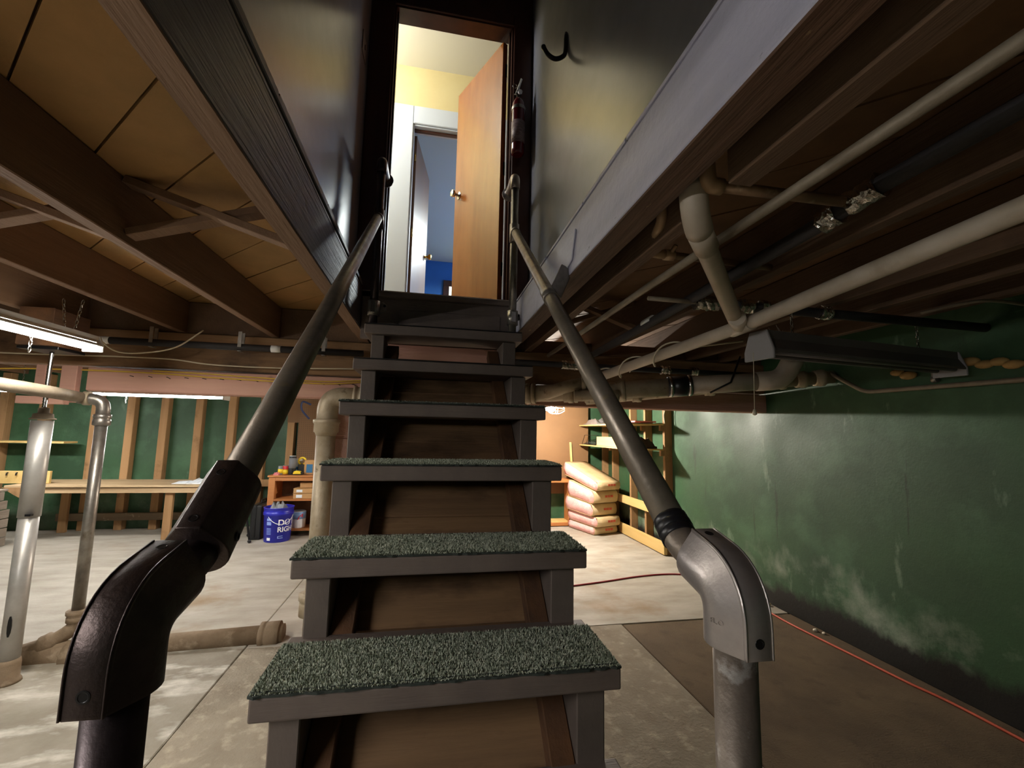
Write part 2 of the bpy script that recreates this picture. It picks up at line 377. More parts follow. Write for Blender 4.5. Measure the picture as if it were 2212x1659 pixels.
for x in (-.98,-1.52,-2.06,-2.60,-3.14,-3.68,-4.22,-4.76,-5.3): joist(x-.045, x)
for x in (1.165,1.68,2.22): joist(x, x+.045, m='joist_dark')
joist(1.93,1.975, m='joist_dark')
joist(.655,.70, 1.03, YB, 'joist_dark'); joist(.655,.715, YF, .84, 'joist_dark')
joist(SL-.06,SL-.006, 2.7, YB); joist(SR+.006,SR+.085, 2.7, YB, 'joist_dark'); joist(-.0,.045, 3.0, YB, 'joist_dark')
bays = [-5.3,-4.76,-4.22,-3.68,-3.14,-2.60,-2.06,-1.52,-.98]
for xa, xb in list(zip([b_+.001 for b_ in bays], [b_-.046 for b_ in bays[1:]]))+[(-.979,SL-.061),(SL-.005,-.001),(.046,SR+.005),(SR+.086,.654),(.701,1.164),(1.211,1.679),(1.726,1.929),(1.976,2.219),(2.266,XR-.001)]:
    obj('light_baffle', box(xa,xb,3.02,3.06,JB+.001,JT-.001 if xa < .6 else JB+.09), 'joist_dark', ceil, .002)  # added baffles hold back bulb light; right bays cut low to let some through
# cross bridging between the first two left bays
def bridge(xa, xb, y):
    w = .05
    obj('bridging', B().bar((xa,y,JT-.01),(xb,y,JB+.03),w*.5,w,(0,1,0)), 'joist', ceil, .002)
    obj('bridging', B().bar((xa,y+.035,JB+.03),(xb,y+.035,JT-.01),w*.5,w,(0,1,0)), 'joist', ceil, .002)
bridge(-.975,-.475,1.52); bridge(-1.515,-1.03,1.60); bridge(.69,1.16,2.3)
# header joists lining the stairwell, part of the side walls
sl = root('wall_stairwell_left', (SL,0,JB)); sr = root('wall_stairwell_right', (SR,0,JB))
Y0 = -.5
obj('header_joist', box(SL-.06,SL,Y0,2.70,JB,.80), 'blackpaint', sl, .004)
obj('lower_edge', box(SL-.0595,SL-.002,Y0,2.70,JB-.004,JB+.001), 'joist', sl)
obj('panel', box(PL-.04,PL,Y0,DY,.80,ZT), 'panelpaint', sl)
obj('ledge_strip', box(PL-.002,SL+.002,Y0,DY,.824,.842), 'stripwood', sl, .003)
obj('ledge_strip', box(PL-.002,SL-.001,Y0,DY,.800,.815), 'stripwood', sl, .003)
for (ya,yb) in ((-.4,.55),(.555,1.12),(1.125,1.68),(1.685,2.2),(2.205,2.57)):
    obj('seam_strip', box(SL-.016,SL-.002,ya+.004,yb,.842,.856), 'stripwood', sl, .001)
obj('header_joist', box(SR,SR+.083,Y0,2.70,JB,.775), 'greypaint', sr, .004)
obj('lower_edge', box(SR+.002,SR+.0825,Y0,2.70,JB-.006,JB+.001), 'brownpeel', sr)
obj('panel', box(PR,PR+.04,Y0,DY,.76,ZT), 'panelpaint', sr)
obj('ledge_strip', box(SR+.002,PR+.002,Y0,DY,.777,.797), 'stripwood', sr, .003)
for (ya,yb) in ((-.4,.6),(.605,1.0),(1.005,1.33),(1.335,1.8),(1.81,2.3),(2.305,2.56)):
    obj('seam_strip', box(SR-.003,SR+.02,ya+.004,yb,.775,.786), 'greypaint', sr, .001)
struct('wall_stairwell_front', box(PL-.04,PR+.04,Y0-.05,Y0,JB,ZT), 'panelpaint')
struct('ceiling_stairwell', box(PL-.04,PR+.04,Y0,DY,ZT,ZT+.05), 'panelpaint')
# door wall around the top of the stairs
DX0, DX1, DZ0, DZ1 = -.305, .437, .80, 2.665
wd = struct('wall_doorway', box(PL,DX0-.02,DY,DY+.11,.80,ZT).box(DX1+.02,PR,DY,DY+.11,.80,ZT).box(DX0-.02,DX1+.02,DY,DY+.11,DZ1+.02,ZT).box(SL,SR,DY+.02,DY+.1,.60,.78), 'doorcase')
t1 = root('trim_1', (0,DY,.8))
obj('casing_board', box(PL+.001,DX0-.012,DY-.018,DY+.001,.80,DZ1+.10), 'doorcase', t1, .004)
obj('casing_board', box(DX1+.012,PR-.001,DY-.018,DY+.001,.80,DZ1+.10), 'doorcase', t1, .004)
obj('casing_board', box(DX0-.012,DX1+.012,DY-.018,DY+.001,DZ1+.01,DZ1+.10), 'doorcase', t1, .004)
obj('jamb', box(DX0-.02,DX0,DY-.004,DY+.115,.79,DZ1+.015), 'doorcase', t1, .002)
obj('jamb', box(DX1,DX1+.02,DY-.004,DY+.115,.79,DZ1+.015), 'doorcase', t1, .002)
obj('jamb', box(DX0,DX1,DY-.004,DY+.115,DZ1,DZ1+.02), 'doorcase', t1, .002)
obj('stop_strip', box(DX1-.012,DX1,DY+.03,DY+.06,.79,DZ1), 'doorcase', t1, .001)
obj('stop_strip', box(DX0,DX0+.010,DY+.03,DY+.06,.79,DZ1), 'doorcase', t1, .001)
# hall beyond the door
HY = 3.63
struct('floor_hallway', box(-1.6,1.6,2.69,HY+.1,.835,.85).box(-1.6,2.0,HY+.1,8.2,.835,.85), 'rawwood')
struct('ceiling_hallway', box(-1.6,1.6,2.69,HY,ZT,ZT+.05), 'ceilwhite')
O0, O1, OZ = -.238, .50, 2.655
struct('wall_hallway', box(-1.6,O0-.01,HY,HY+.11,.8,ZT).box(O1+.01,1.6,HY,HY+.11,.8,ZT).box(O0-.01,O1+.01,HY,HY+.11,OZ+.01,ZT), 'yellow')
struct('wall_hallway_left', box(-1.65,-1.6,2.69,HY,.8,ZT), 'ceilwhite'); struct('wall_hallway_right', box(1.6,1.65,2.69,HY,.8,ZT), 'ceilwhite')
struct('wall_hallway_near', box(-1.6,PL,2.64,2.69,.8,ZT).box(PR,1.6,2.64,2.69,.8,ZT), 'ceilwhite')
t2 = root('trim_2', (0,HY,.8))
obj('casing_board', box(-.42,O0,HY-.02,HY+.002,.80,2.82), 'white', t2, .006)
obj('casing_board', box(O1,.66,HY-.02,HY+.002,.80,2.82), 'white', t2, .006)
obj('casing_board', box(O0,O1,HY-.02,HY+.002,OZ,2.82), 'white', t2, .006)
obj('jamb', box(O0-.01,O0+.008,HY-.002,HY+.115,.80,OZ), 'white', t2, .002)
obj('jamb', box(O1-.008,O1+.01,HY-.002,HY+.115,.80,OZ), 'white', t2, .002)
obj('jamb', box(O0+.008,O1-.008,HY-.002,HY+.115,OZ-.012,OZ+.01), 'white', t2, .002)
obj('stop_strip', box(O0+.008,O1-.008,HY+.04,HY+.07,OZ-.028,OZ-.012), 'doorcase', t2)
# far room
struct('ceiling_far_room', box(-1.6,2.0,HY+.11,8.1,ZT,ZT+.05), 'blueceil')
struct('wall_far_room_back', box(-1.6,2.0,8.08,8.2,.8,ZT), 'blue')
struct('wall_far_room_left', box(-1.65,-1.6,HY+.11,8.1,.8,ZT), 'blue'); struct('wall_far_room_right', box(2.0,2.05,HY+.11,8.1,.8,ZT), 'blue')
w1 = root('window_1', (.5,8.07,2.0))
fx0 = P(958,606,1,8.06)
obj('window_frame', box(fx0.x,fx0.x+1.0,8.03,8.08,fx0.z-.11,fx0.z).box(fx0.x,fx0.x+.11,8.03,8.08,1.5,fx0.z-.11).box(fx0.x+.89,fx0.x+1.0,8.03,8.08,1.5,fx0.z-.11), 'doorcase', w1, .006)
obj('window_pane', box(fx0.x+.11,fx0.x+.89,8.06,8.07,1.5,fx0.z-.11), 'winglow', w1)
# doors
def doorleaf(name, hx, hy, ang, w, z0, z1, m, knob, free=1, plate='brass'):
    d = root(name, (hx,hy,z0)); a = Vector((math.cos(ang), math.sin(ang), 0)); n = Vector((-a.y, a.x, 0)); t = .018
    h = Vector((hx,hy,0))
    b = B(); pts = [h-n*t, h+a*w-n*t, h+a*w+n*t, h+n*t]
    b.prism([(p.x,p.y,z0) for p in pts], (0,0,z1-z0)); obj('leaf', b, m, d, .002)
    k = h + a*(w-.06); kz = z0+knob
    for s in (1,-1):
        q = Vector((k.x,k.y,kz)) + n*t*s
        kb = obj('knob', B().lathe([(.028,0),(.030,.004),(.012,.010),(.011,.028),(.024,.036),(.029,.050),(.024,.062),(.010,.066)], q, 18, n*s), plate, d)
    for zz in (.22, (z1-z0)/2, z1-z0-.2):
        obj('hinge', B().tube([(hx-n.x*.01,hy-n.y*.01,z0+zz-.045),(hx-n.x*.01,hy-n.y*.01,z0+zz+.045)], .007, 8), 'blackmetal' if name == 'door_1' else 'brass', d)
    return d
e1 = P(995,215,2,2.60); hx1, hy1 = .405, 2.645
dv = Vector((e1.x-hx1, e1.y-hy1)); doorleaf('door_1', hx1, hy1, math.atan2(dv.y,dv.x), dv.length, .815, 2.62, 'doorwood', .95, plate='chrome')
e2 = P(924,390,2,2.63); hx2, hy2 = O0+.012, HY+.115
dv = Vector((e2.x-hx2, e2.y-hy2)); doorleaf('door_2', hx2, hy2, math.atan2(dv.y,dv.x), dv.length, .815, 2.63, 'doorwood2', .95)
# sill / top riser
sill = root('trim_3', (0,DY,.8))
obj('sill_nosing', box(DX0-.015,DX1+.015,DY-.045,DY+.1,.765,.80), 'tread', sill, .004)
obj('sill_apron', box(SL+.002,SR-.002,DY-.012,DY+.02,.52,.768), 'tread', sill, .002)
obj('riser_panel', box(-.20,.40,DY-.020,DY-.012,.535,.70), 'tread', sill, .003)

# ------------------------------------------------------------------ pink beam across the room
BY0, BY1 = 2.98, 3.11; BZ0 = .195
beam = root('beam', (0,BY0,BZ0))
obj('beam_board', box(-2.0,XR,BY0,BY1,BZ0,.335), 'pink', beam, .006)
obj('beam_board', box(XL,XR,BY0+.012,BY1,.345,JB-.005), 'rawwood', beam, .006)
for i in range(14):
    x = -1.78+i*.098; a = rnd.uniform(-.5,.2)
    obj('nail', B().tube([(x,BY0+.003,.292),(x+.012,BY0-.012,.292+.004*a)], .0022, 5).tube([(x+.010,BY0-.010,.292),(x+.03,BY0-.012,.287+.012*a)], .0022, 5), 'blackmetal', beam)
hb = root('beam_hanger', (-2.05,2.9,BZ0))
obj('hanger_board', box(-2.10,-2.02,BY0-.045,BY0-.005,.12,.335), 'pink', hb, .003)
obj('hanger_board', box(-2.26,-2.03,BY0-.10,BY0-.055,.105,.148), 'pink', hb, .003)
obj('hanger_board', box(-2.235,-2.185,BY0-.03,BY0-.002,.22,.335), 'pink', hb, .003)
obj('beam_board', box(-.40,.56,BY0+.006,BY0+.05,.337,JB-.004), 'pink', beam, .004)
# pink masonry pier
pier = root('masonry_pier', (-.35,3.1,FL))
z = FL
while z < BZ0-.02:
    z1 = min(z+.196, BZ0-.002)
    obj('block', box(-.64,-.245,2.985,3.30,z+.004,z1-.004), 'pinkblock', pier, .006)
    z += .2
obj('mortar', box(-.632,-.253,2.993,3.29,FL,BZ0), 'pinkblock', pier)

# ------------------------------------------------------------------ back wall framing
for i, px in enumerate((190,268,342,418,490,560,622)):
    x = P(px,1000,1,6.1).x
    obj('stud', box(x-.042,x+.042,YB-.092,YB,FL,JB), 'stud', wb, .003)
for x in (-4.5,-4.9): obj('stud', box(x-.042,x+.042,YB-.092,YB,FL,JB), 'stud', wb, .003)
obj('rail_board', box(-4.2,-2.35,YB-.135,YB-.094,-1.13,-1.045), 'stud_dirty', wb, .003)
obj('rail_board', box(-2.35,-1.5,YB-.135,YB-.094,-.74,-.655), 'stud', wb, .003)
# pegboard sheets with holes drawn as dark dots in the colour
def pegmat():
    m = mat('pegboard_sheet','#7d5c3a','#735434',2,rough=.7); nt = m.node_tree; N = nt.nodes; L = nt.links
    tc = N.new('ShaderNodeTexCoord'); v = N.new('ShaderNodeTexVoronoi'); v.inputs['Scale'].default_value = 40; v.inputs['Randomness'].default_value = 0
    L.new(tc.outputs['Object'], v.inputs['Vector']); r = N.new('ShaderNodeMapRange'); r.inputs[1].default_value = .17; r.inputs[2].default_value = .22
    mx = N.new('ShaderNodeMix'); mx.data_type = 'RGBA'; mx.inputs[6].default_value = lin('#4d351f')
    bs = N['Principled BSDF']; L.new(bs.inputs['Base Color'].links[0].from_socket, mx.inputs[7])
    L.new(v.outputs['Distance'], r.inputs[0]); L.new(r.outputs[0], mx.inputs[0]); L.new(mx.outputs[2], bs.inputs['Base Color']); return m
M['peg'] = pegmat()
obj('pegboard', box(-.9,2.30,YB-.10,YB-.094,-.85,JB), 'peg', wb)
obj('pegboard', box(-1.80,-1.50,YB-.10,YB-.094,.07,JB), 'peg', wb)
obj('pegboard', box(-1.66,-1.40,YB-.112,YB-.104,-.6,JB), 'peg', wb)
obj('batten', B().bar((P(1232,960,1,6.06).x,6.06,-.12),(P(1236,1010,1,6.06).x,6.06,-.62),.03,.02,(0,1,0)), 'newwood', wb, .002)
# right wall framing
wr = bpy.data.objects['wall_right']
for y in (6.08,5.72,5.18,4.80,4.37): obj('stud', box(XR-.09,XR,y-.02,y+.02,FL,JB), 'stud', wr, .003)
obj('plate_board', box(XR-.092,XR-.001,4.39,4.78,FL,FL+.04), 'newwood', wr, .002)
obj('plate_board', box(XR-.13,XR-.092,4.33,5.66,FL+.01,FL+.13), 'newwood', wr, .003)
obj('rail_board', box(XR-.13,XR-.092,4.30,5.66,-.86,-.765), 'newwood', wr, .003)

# ------------------------------------------------------------------ STAIRCASE
stair = thing('staircase', (.07,1.6,FL), 'grey painted open wooden stairs with green carpet treads climbing to the door', 'stairs')
TX0, TX1 = -.350, .490
TR = [(.32,-1.020+.0),(.57,-1.020),(.82,-.795),(1.069,-.569),(1.307,-.354),(1.568,-.122),(1.804,.108),(2.048,.322),(2.318,.549)]
TR = TR[1:]
def carpet(x0, x1, y0, y1, z, seed, nx, ribs):
    """ribbed pile: backing sheet plus thousands of bent tufts in rows along the tread"""
    r = random.Random(seed); b = B()
    N = 60; vs = []; fs = []
    ed = [(r.uniform(-.004,.004), r.uniform(-.003,.003)) for _ in range(N+1)]
    for i in range(N+1):
        x = x0+(x1-x0)*i/N; vs += [(x,y0-.004+ed[i][0],z+.001),(x,y1+ed[i][1],z+.001),(x,y1+ed[i][1],z+.006),(x,y0-.004+ed[i][0],z+.006)]
    for i in range(N):
        a = 4*i; fs += [(a+k, a+(k+1)%4, a+4+(k+1)%4, a+4+k) for k in range(4)]
    backing = B().add(vs, fs)
    V = []; F = []
    for j in range(ribs):
        yc = y0+(y1-y0)*(j+.5)/ribs; pitch = (y1-y0)/ribs
        for i in range(nx):
            for q in range(2):
                x = x0+.003+(x1-x0-.006)*(i+r.random())/nx; y = yc+pitch*r.uniform(-.2,.2)
                if j == 0: y -= pitch*r.uniform(0,.4)
                hh = r.uniform(.006,.0105); w = r.uniform(.0013,.0024); a = r.random()*PI; lx, ly = r.uniform(-.004,.004), r.uniform(-.0035,.003)
                if j == 0: ly -= r.uniform(0,.007); hh *= .8
                ca, sa = math.cos(a)*w, math.sin(a)*w; o = len(V)
                V += [(x-ca,y-sa,z+.004),(x+ca,y+sa,z+.004),(x-sa*.9,y+ca*.9,z+.004),(x+lx*.6-ca*.8,y+ly*.6-sa*.8,z+.004+hh*.7),(x+lx*.6+ca*.8,y+ly*.6+sa*.8,z+.004+hh*.7),(x+lx,y+ly,z+.004+hh)]
                F += [(o,o+1,o+4,o+3),(o+1,o+2,o+4),(o+2,o,o+3),(o+3,o+4,o+5),(o+2,o+3,o+4)]
    b.add(V, F); return b, backing
M['carpet'] = mat('green_carpet','#b3b8a6','#848d7b',70,rough=.95,spec=.1,c='#cdd2c2',cscale=120,clo=.55,chi=.75,detail=2)
M['backing'] = mat('carpet_backing','#3a413b','#2e342f',60,rough=.95)
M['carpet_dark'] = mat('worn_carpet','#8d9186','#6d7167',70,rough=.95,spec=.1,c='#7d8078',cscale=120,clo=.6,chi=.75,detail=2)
for i, (y, z) in enumerate(TR):
    w = .285 if i < 7 else .27
    y1 = min(y+w, DY-.013)
    tr = obj('tread', box(TX0,TX1,y,y1,z-(.052 if i < 6 else .05),z), 'tread', stair, .005, 2)
    if i in (1,2,3,4,5):
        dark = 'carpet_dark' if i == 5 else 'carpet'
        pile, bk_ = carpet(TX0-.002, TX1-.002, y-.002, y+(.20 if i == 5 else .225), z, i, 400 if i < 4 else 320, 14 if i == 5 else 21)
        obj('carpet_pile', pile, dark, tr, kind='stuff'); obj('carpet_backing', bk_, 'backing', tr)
    elif i > 5: obj('rubber_mat', box(TX0+.004,TX1-.004,y-.004,y1-.04,z+.0005,z+.004), 'rubber', tr)
# cut stringers under the treads: rectangular block under each tread plus sloping back
def stringer(x0, x1):
    b = B(); prof = []
    for i, (y, z) in enumerate(TR):
        zb = TR[i-1][1] if i else FL
        prof += [(y+.028, zb-.052*(i > 0)), (y+.028, z-.052)]
    prof = [(TR[0][0]+.028, FL)] + prof[1:] + [(DY-.014, TR[-1][1]-.052), (DY-.014, .26)]
    prof += [(TR[0][0]+.36, FL)]
    n = len(prof); vs = [(x0,y,z) for y,z in prof]+[(x1,y,z) for y,z in prof]
    return b.add(vs, [tuple(range(n)), tuple(range(2*n-1,n-1,-1))]+[(i,i+n,(i+1)%n+n,(i+1)%n) for i in range(n)])
obj('stringer', stringer(-.315,-.250), 'stringer', stair, .003)
obj('stringer', stringer(.385,.458), 'stringer', stair, .003)
# rough inner stringers and the boards closing the underside
sl_ = (TR[-1][1]-TR[0][1])/(TR[-1][0]-TR[0][0])
def under(y): return -.57+(y-1.43)*sl_
n_ = Vector((0,-sl_,1)).normalized()
for x0, x1 in ((-.249,-.185),(.322,.384)):
    ya, yb = .72, 2.55
    b = B(); off = n_*.055
    pts = [Vector((x0,ya,under(ya))), Vector((x0,yb,under(yb))), Vector((x0,yb,under(yb)))+off, Vector((x0,ya,under(ya)))+off]
    b.prism(pts, (x1-x0,0,0)); obj('inner_stringer', b, 'rawwood_dark', stair, .003)
y = .66; k = 0
while y < 2.44:
    h = .178; y1 = y + .150 if y < 2.1 else y+.12
    a, b_ = Vector((-.250,y+.002,under(y+.002)-.002)), Vector((-.250,y1-.002,under(y1-.002)-.002))
    obj('back_board', B().prism([a, b_, b_-n_*.02, a-n_*.02], (.636,0,0)), 'rawwood', stair, .002); y = y1

# ------------------------------------------------------------------ HANDRAILS
def dprof(r, w, e, n=20):
    """socket section: round body blending by tangents into a flat-faced outer rib"""
    ph = math.atan2(e*.97, w/2); d = math.hypot(w/2, e*.97); t = ph - math.acos(r/d); a1 = PI - t; pr = []
    for i in range(n+1):
        a = a1 + (2*PI + t - a1)*i/n; pr.append((math.cos(a)*r, math.sin(a)*r))
    return pr + [(w/2+.0008, e*.92), (w/2, e*.97), (w/2-.002, e), (-w/2+.002, e), (-w/2, e*.97), (-w/2-.0008, e*.92)]
def rail_line(side, y):
    return Vector((.3487+.0389*y, y, -.604+.747*y)) if side > 0 else Vector((-.253-.0264*y, y, -.604+.747*y))
for side in (1,-1):
    px = .369 if side > 0 else -.2715; pm, rm, fm = ('postpipe','railpipe','alu') if side > 0 else ('railpipe_shaded','railpipe','alu_shaded')
    h = thing('handrail', (px,.49,FL), ('worn pipe handrail right of the stairs with bright cast elbow and black tape' if side > 0 else
              'backlit pipe handrail left of the stairs with brown cast elbow and long sleeve'), 'handrail')
    ze = -.182; A = Vector((px,.49,ze)); Bp = rail_line(side,.60)
    leg = (Bp-A).normalized(); up = Vector((0,0,1))
    obj('lower_post', tube([(px,.49,FL),(px,.49,ze-.03)], .0242, 28), pm, h)
    # elbow
    la = .062; lb = .070
    path = arcpath([A-up*la, A, A+leg*lb], .055, 10)
    path = [A-up*(la), A-up*(la-.003)] + path[1:]
    R = leg.cross(up).normalized()
    el = obj('elbow_fitting', B().sweep(path, dprof(.0338,.032,.0432), R), fm, h, .0012, 2)
    o1 = R.cross(up).normalized()
    if o1.y > 0: o1 = -o1
    hole = A-up*(la-.018)+o1*.0422
    obj('set_screw', B().lathe([(.0056,-.002),(.0056,.0014),(.0042,.0015),(.0036,.0012)], hole, 14, o1), 'blackmetal', el)
    o2 = R.cross(leg).normalized()
    if o2.z < 0: o2 = -o2
    obj('set_screw', B().lathe([(.0056,-.002),(.0056,.0014),(.0042,.0015),(.0036,.0012)], A+leg*(lb-.014)+o2*.0422, 14, o2), 'blackmetal', el)
    for sg in (1,-1):   # cast seam lines beside the rib
        obj('seam_ridge', B().sweep([p for p in path], [(sg*.0160-.0011,.036),(sg*.0160+.0011,.036),(sg*.0160+.0008,.0440),(sg*.0160-.0008,.0440)], R), fm, el)
    if side > 0:
        cu = bpy.data.curves.new('t','FONT'); cu.body = 'FL.O'; cu.size = .0085; cu.extrude = .0006
        to = bpy.data.objects.new('t', cu); C.objects.link(to); bpy.context.view_layer.update()
        me = to.evaluated_get(bpy.context.evaluated_depsgraph_get()).to_mesh(); tb = B(); vs = []
        for v in me.vertices:
            a = math.radians(-84)+v.co.x/.0338; rr_ = .0340+v.co.z
            vs.append((px+math.sin(a)*rr_, .49-math.cos(a)*rr_, A.z-.034+v.co.y))
        tb.add(vs, [tuple(p.vertices) for p in me.polygons]); bpy.data.objects.remove(to); obj('cast_lettering', tb, fm, el)
    # nipple from the elbow to the rail
    rd = (rail_line(side,1.0)-rail_line(side,.6)).normalized()
    j = Bp
    nip = arcpath([A+leg*(lb-.02), j, j+rd*.03], .02, 6)
    obj('nipple', B().tube(nip, .0242, 24), 'postpipe' if side > 0 else 'railpipe_shaded', h)
    top = rail_line(side, 2.33)
    obj('rail', tube([j+rd*.02, top], .0242, 28), rm, h)
    if side > 0:
        for q in range(3):
            obj('tape', tube([j+rd*(.008+.012*q), j+rd*(.021+.012*q)], .0262+.0006*(q%2), 26), 'rubber', h, .001)
    else:
        R2 = rd.cross(up).normalized()
        a, b = j+rd*.005, j+rd*.125
        sl2 = obj('sleeve_coupling', B().sweep([a, a+rd*.004, a+rd*.03, b-rd*.03, b-rd*.004, b], dprof(.0365,.028,.0445), R2), fm, h, .0015, 2)
        o3 = R2.cross(rd).normalized()
        if o3.z < 0: o3 = -o3
        for q in (.02,.10): obj('set_screw', B().lathe([(.0056,-.002),(.0056,.0014),(.0042,.0015),(.0036,.0012)], j+rd*q+o3*.0437, 14, o3), 'blackmetal', sl2)
        # screw facing the stairs
        obj('set_screw', B().lathe([(.006,0),(.006,.002),(.004,.002),(.004,-.003)], j+rd*.03-Vector((0,0,1)).cross(rd).normalized()*.036, 14, -Vector((0,0,1)).cross(rd)), 'blackmetal', sl2)
    # top post
    tx = .438 if side > 0 else -.313; ty = 2.355
    ztop = 1.47 if side > 0 else 1.465
    obj('upper_post', tube([(tx,ty,TR[-1][1]),(tx,ty,ztop)], .0215, 20), 'galv' if side > 0 else 'railpipe_shaded', h)
    obj('tee_fitting', B().tube([(tx,ty,top.z-.055),(tx,ty,top.z+.055)], .0275, 20).tube([top-rd*.03, top+rd*.01], .0275, 20), fm, h)
    obj('wall_elbow', B().tube(arcpath([(tx,ty,ztop-.06),(tx,ty,ztop+.02),(tx,DY-.02,ztop+.02)], .05, 8), .027, 18), fm, h)
    obj('wall_flange', B().lathe([(.045,0),(.045,.008),(.03,.016),(.028,.03)], (tx,DY-.0185,ztop+.02), 18, (0,-1,0)), fm, h)
    fz = .64
    fl = obj('base_socket', B().tube([(tx,ty,fz-.04),(tx,ty,fz+.04)], .031, 20), 'galv', h)
    obj('socket_plate', B().box(tx-.012,tx+.012,ty-.036,ty-.029,fz-.03,fz+.03), 'steel', fl, .002)
    ex = tx+(.06 if side < 0 else .045)
    obj('bracket_ear', B().prism([(tx-.01,ty+.03,fz-.05),(ex,ty+.03,fz+.0),(ex+.006,ty+.03,fz+.03),(ex-.015,ty+.03,fz+.045),(tx-.01,ty+.03,fz+.03)], (0,.008,0)), 'galv', fl, .002)
    obj('bracket_bolt', B().lathe([(.008,0),(.008,.006)], (ex-.008,ty+.03,fz+.025), 6, (0,-1,0)), 'blackmetal', fl)
    if side > 0:
        q = rail_line(1, 1.47)
        br = obj('bracket_sleeve', B().tube([q-rd*.045, q+rd*.045], .0275, 22), 'galv', h)
        obj('wall_plate', B().prism([(SR-.001,1.40,.72),(SR-.001,1.44,.62),(SR-.001,1.55,.60),(SR-.001,1.60,.66),(SR-.001,1.57,.75)], (-.006,0,0)), 'greypaint', br, .002)
        obj('bracket_web', B().bar(q+Vector((.02,0,.0)), (SR-.003, q.y+.03, q.z+.12), .05, .012, (0,1,0)), 'galv', br, .002)
    
# ------------------------------------------------------------------ things on the stairwell walls
ha, hb_ = P(1221,70,0,PR-.008), P(1221,112,0,PR-.012)
hk = thing('wall_hook', ha, 'black curved ladder hook screwed to the grey stairwell panel', 'hook')
hp = [ha+Vector((.004,0,0)), hb_, P(1214,123,1,hb_.y-.01), P(1199,127,1,hb_.y-.015), P(1184,118,1,hb_.y-.02), P(1174,102,1,hb_.y-.02)]
obj('hook_arm', tube(spline(hp,6), [.005,.008,.0095,.0105]+[.0105]*27, 12), 'blackmetal', hk); obj('tip_cap', B().ball(hp[-1], .0125, 6), 'rubber', hk)
ext = thing('fire_extinguisher', (.475,2.50,1.74), 'small backlit red fire extinguisher hung on the door casing', 'extinguisher')
ex, ey = .478, 2.515
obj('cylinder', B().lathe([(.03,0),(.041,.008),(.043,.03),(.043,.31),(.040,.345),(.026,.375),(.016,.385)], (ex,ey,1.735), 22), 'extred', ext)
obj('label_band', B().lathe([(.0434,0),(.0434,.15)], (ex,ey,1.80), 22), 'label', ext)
obj('strap', B().lathe([(.0442,0),(.0448,.002),(.0448,.020),(.0442,.022)], (ex,ey,2.03), 22), 'galv', ext)
obj('valve', B().lathe([(.014,0),(.014,.03),(.020,.032),(.020,.045),(.008,.05)], (ex,ey,2.12), 14), 'blackplastic', ext)
obj('gauge', B().lathe([(.014,0),(.014,.012)], (ex+.004,ey-.018,2.148), 14, (0,-1,0)), 'whiteprint', ext)
obj('handle', B().bar((ex-.012,ey,2.16),(ex+.01,ey-.035,2.23),.012,.006).bar((ex-.02,ey,2.15),(ex-.028,ey-.03,2.12),.012,.006), 'steel', ext)
obj('pull_ring', B().tube([(ex-.03+.014*math.cos(a*PI/6),ey-.02,2.185+.014*math.sin(a*PI/6)) for a in range(13)], .0016, 6), 'steel', ext)
swp = P(786,102,0,PL)
obj('switch_plate', box(PL,PL+.005,swp.y-.06,swp.y+.06,swp.z-.06,swp.z+.06).box(PL+.005,PL+.011,swp.y-.006,swp.y+.006,swp.z-.014,swp.z+.014), 'blackpaint', None, .002, label='dark painted switch plate on the left stairwell panel', cat='switch')

# ------------------------------------------------------------------ LEFT: post, drain pipes
col = thing('support_column', (-1.94,2.66,FL), 'silver telescoping steel support column at the left with rusty foot', 'column')
cx, cy = P(65,1100,1,2.66).x, 2.66
obj('lower_tube', tube([(cx,cy,FL+.006),(cx,cy,-.41)], .0385, 32), 'silver', col)
obj('upper_tube', tube([(cx,cy,-.47),(cx,cy,.012)], .0425, 32), 'silver', col)
obj('rust_foot', B().lathe([(.055,0),(.052,.012),(.045,.02),(.044,.09),(.040,.11)], (cx,cy,FL), 28), 'muddy', col)
obj('slot', box(cx+.012,cx+.036,cy-.043,cy-.025,-.462,-.452), 'blackmetal', col)
obj('pin_hole', B().prism([(cx+.010+.008*math.cos(a*PI/5),cy-.040,-.98+.05*math.sin(a*PI/5)) for a in range(10)], (0,.006,0)), 'blackmetal', col)
obj('top_collar', B().lathe([(.050,0),(.050,.006),(.041,.010),(.038,.030),(.022,.034),(.022,.058),(.014,.062)], (cx,cy,.016), 28), 'dirtypipe', col)
sc = [(.0105,h) if k%2 else (.0085,h) for k, h in enumerate([.075+.007*i for i in range(43)])]
obj('jack_screw', B().lathe(sc, (cx,cy,0), 14), 'steel', col)
obj('top_plate', box(cx-.09,cx+.09,cy-.09,cy+.09,.37,.385), 'blackmetal', col, .002)
obj('packing_block', box(cx-.075,cx+.075,cy-.12,cy+.12,.386,JB-.001), 'rawwood_dark', col, .003)
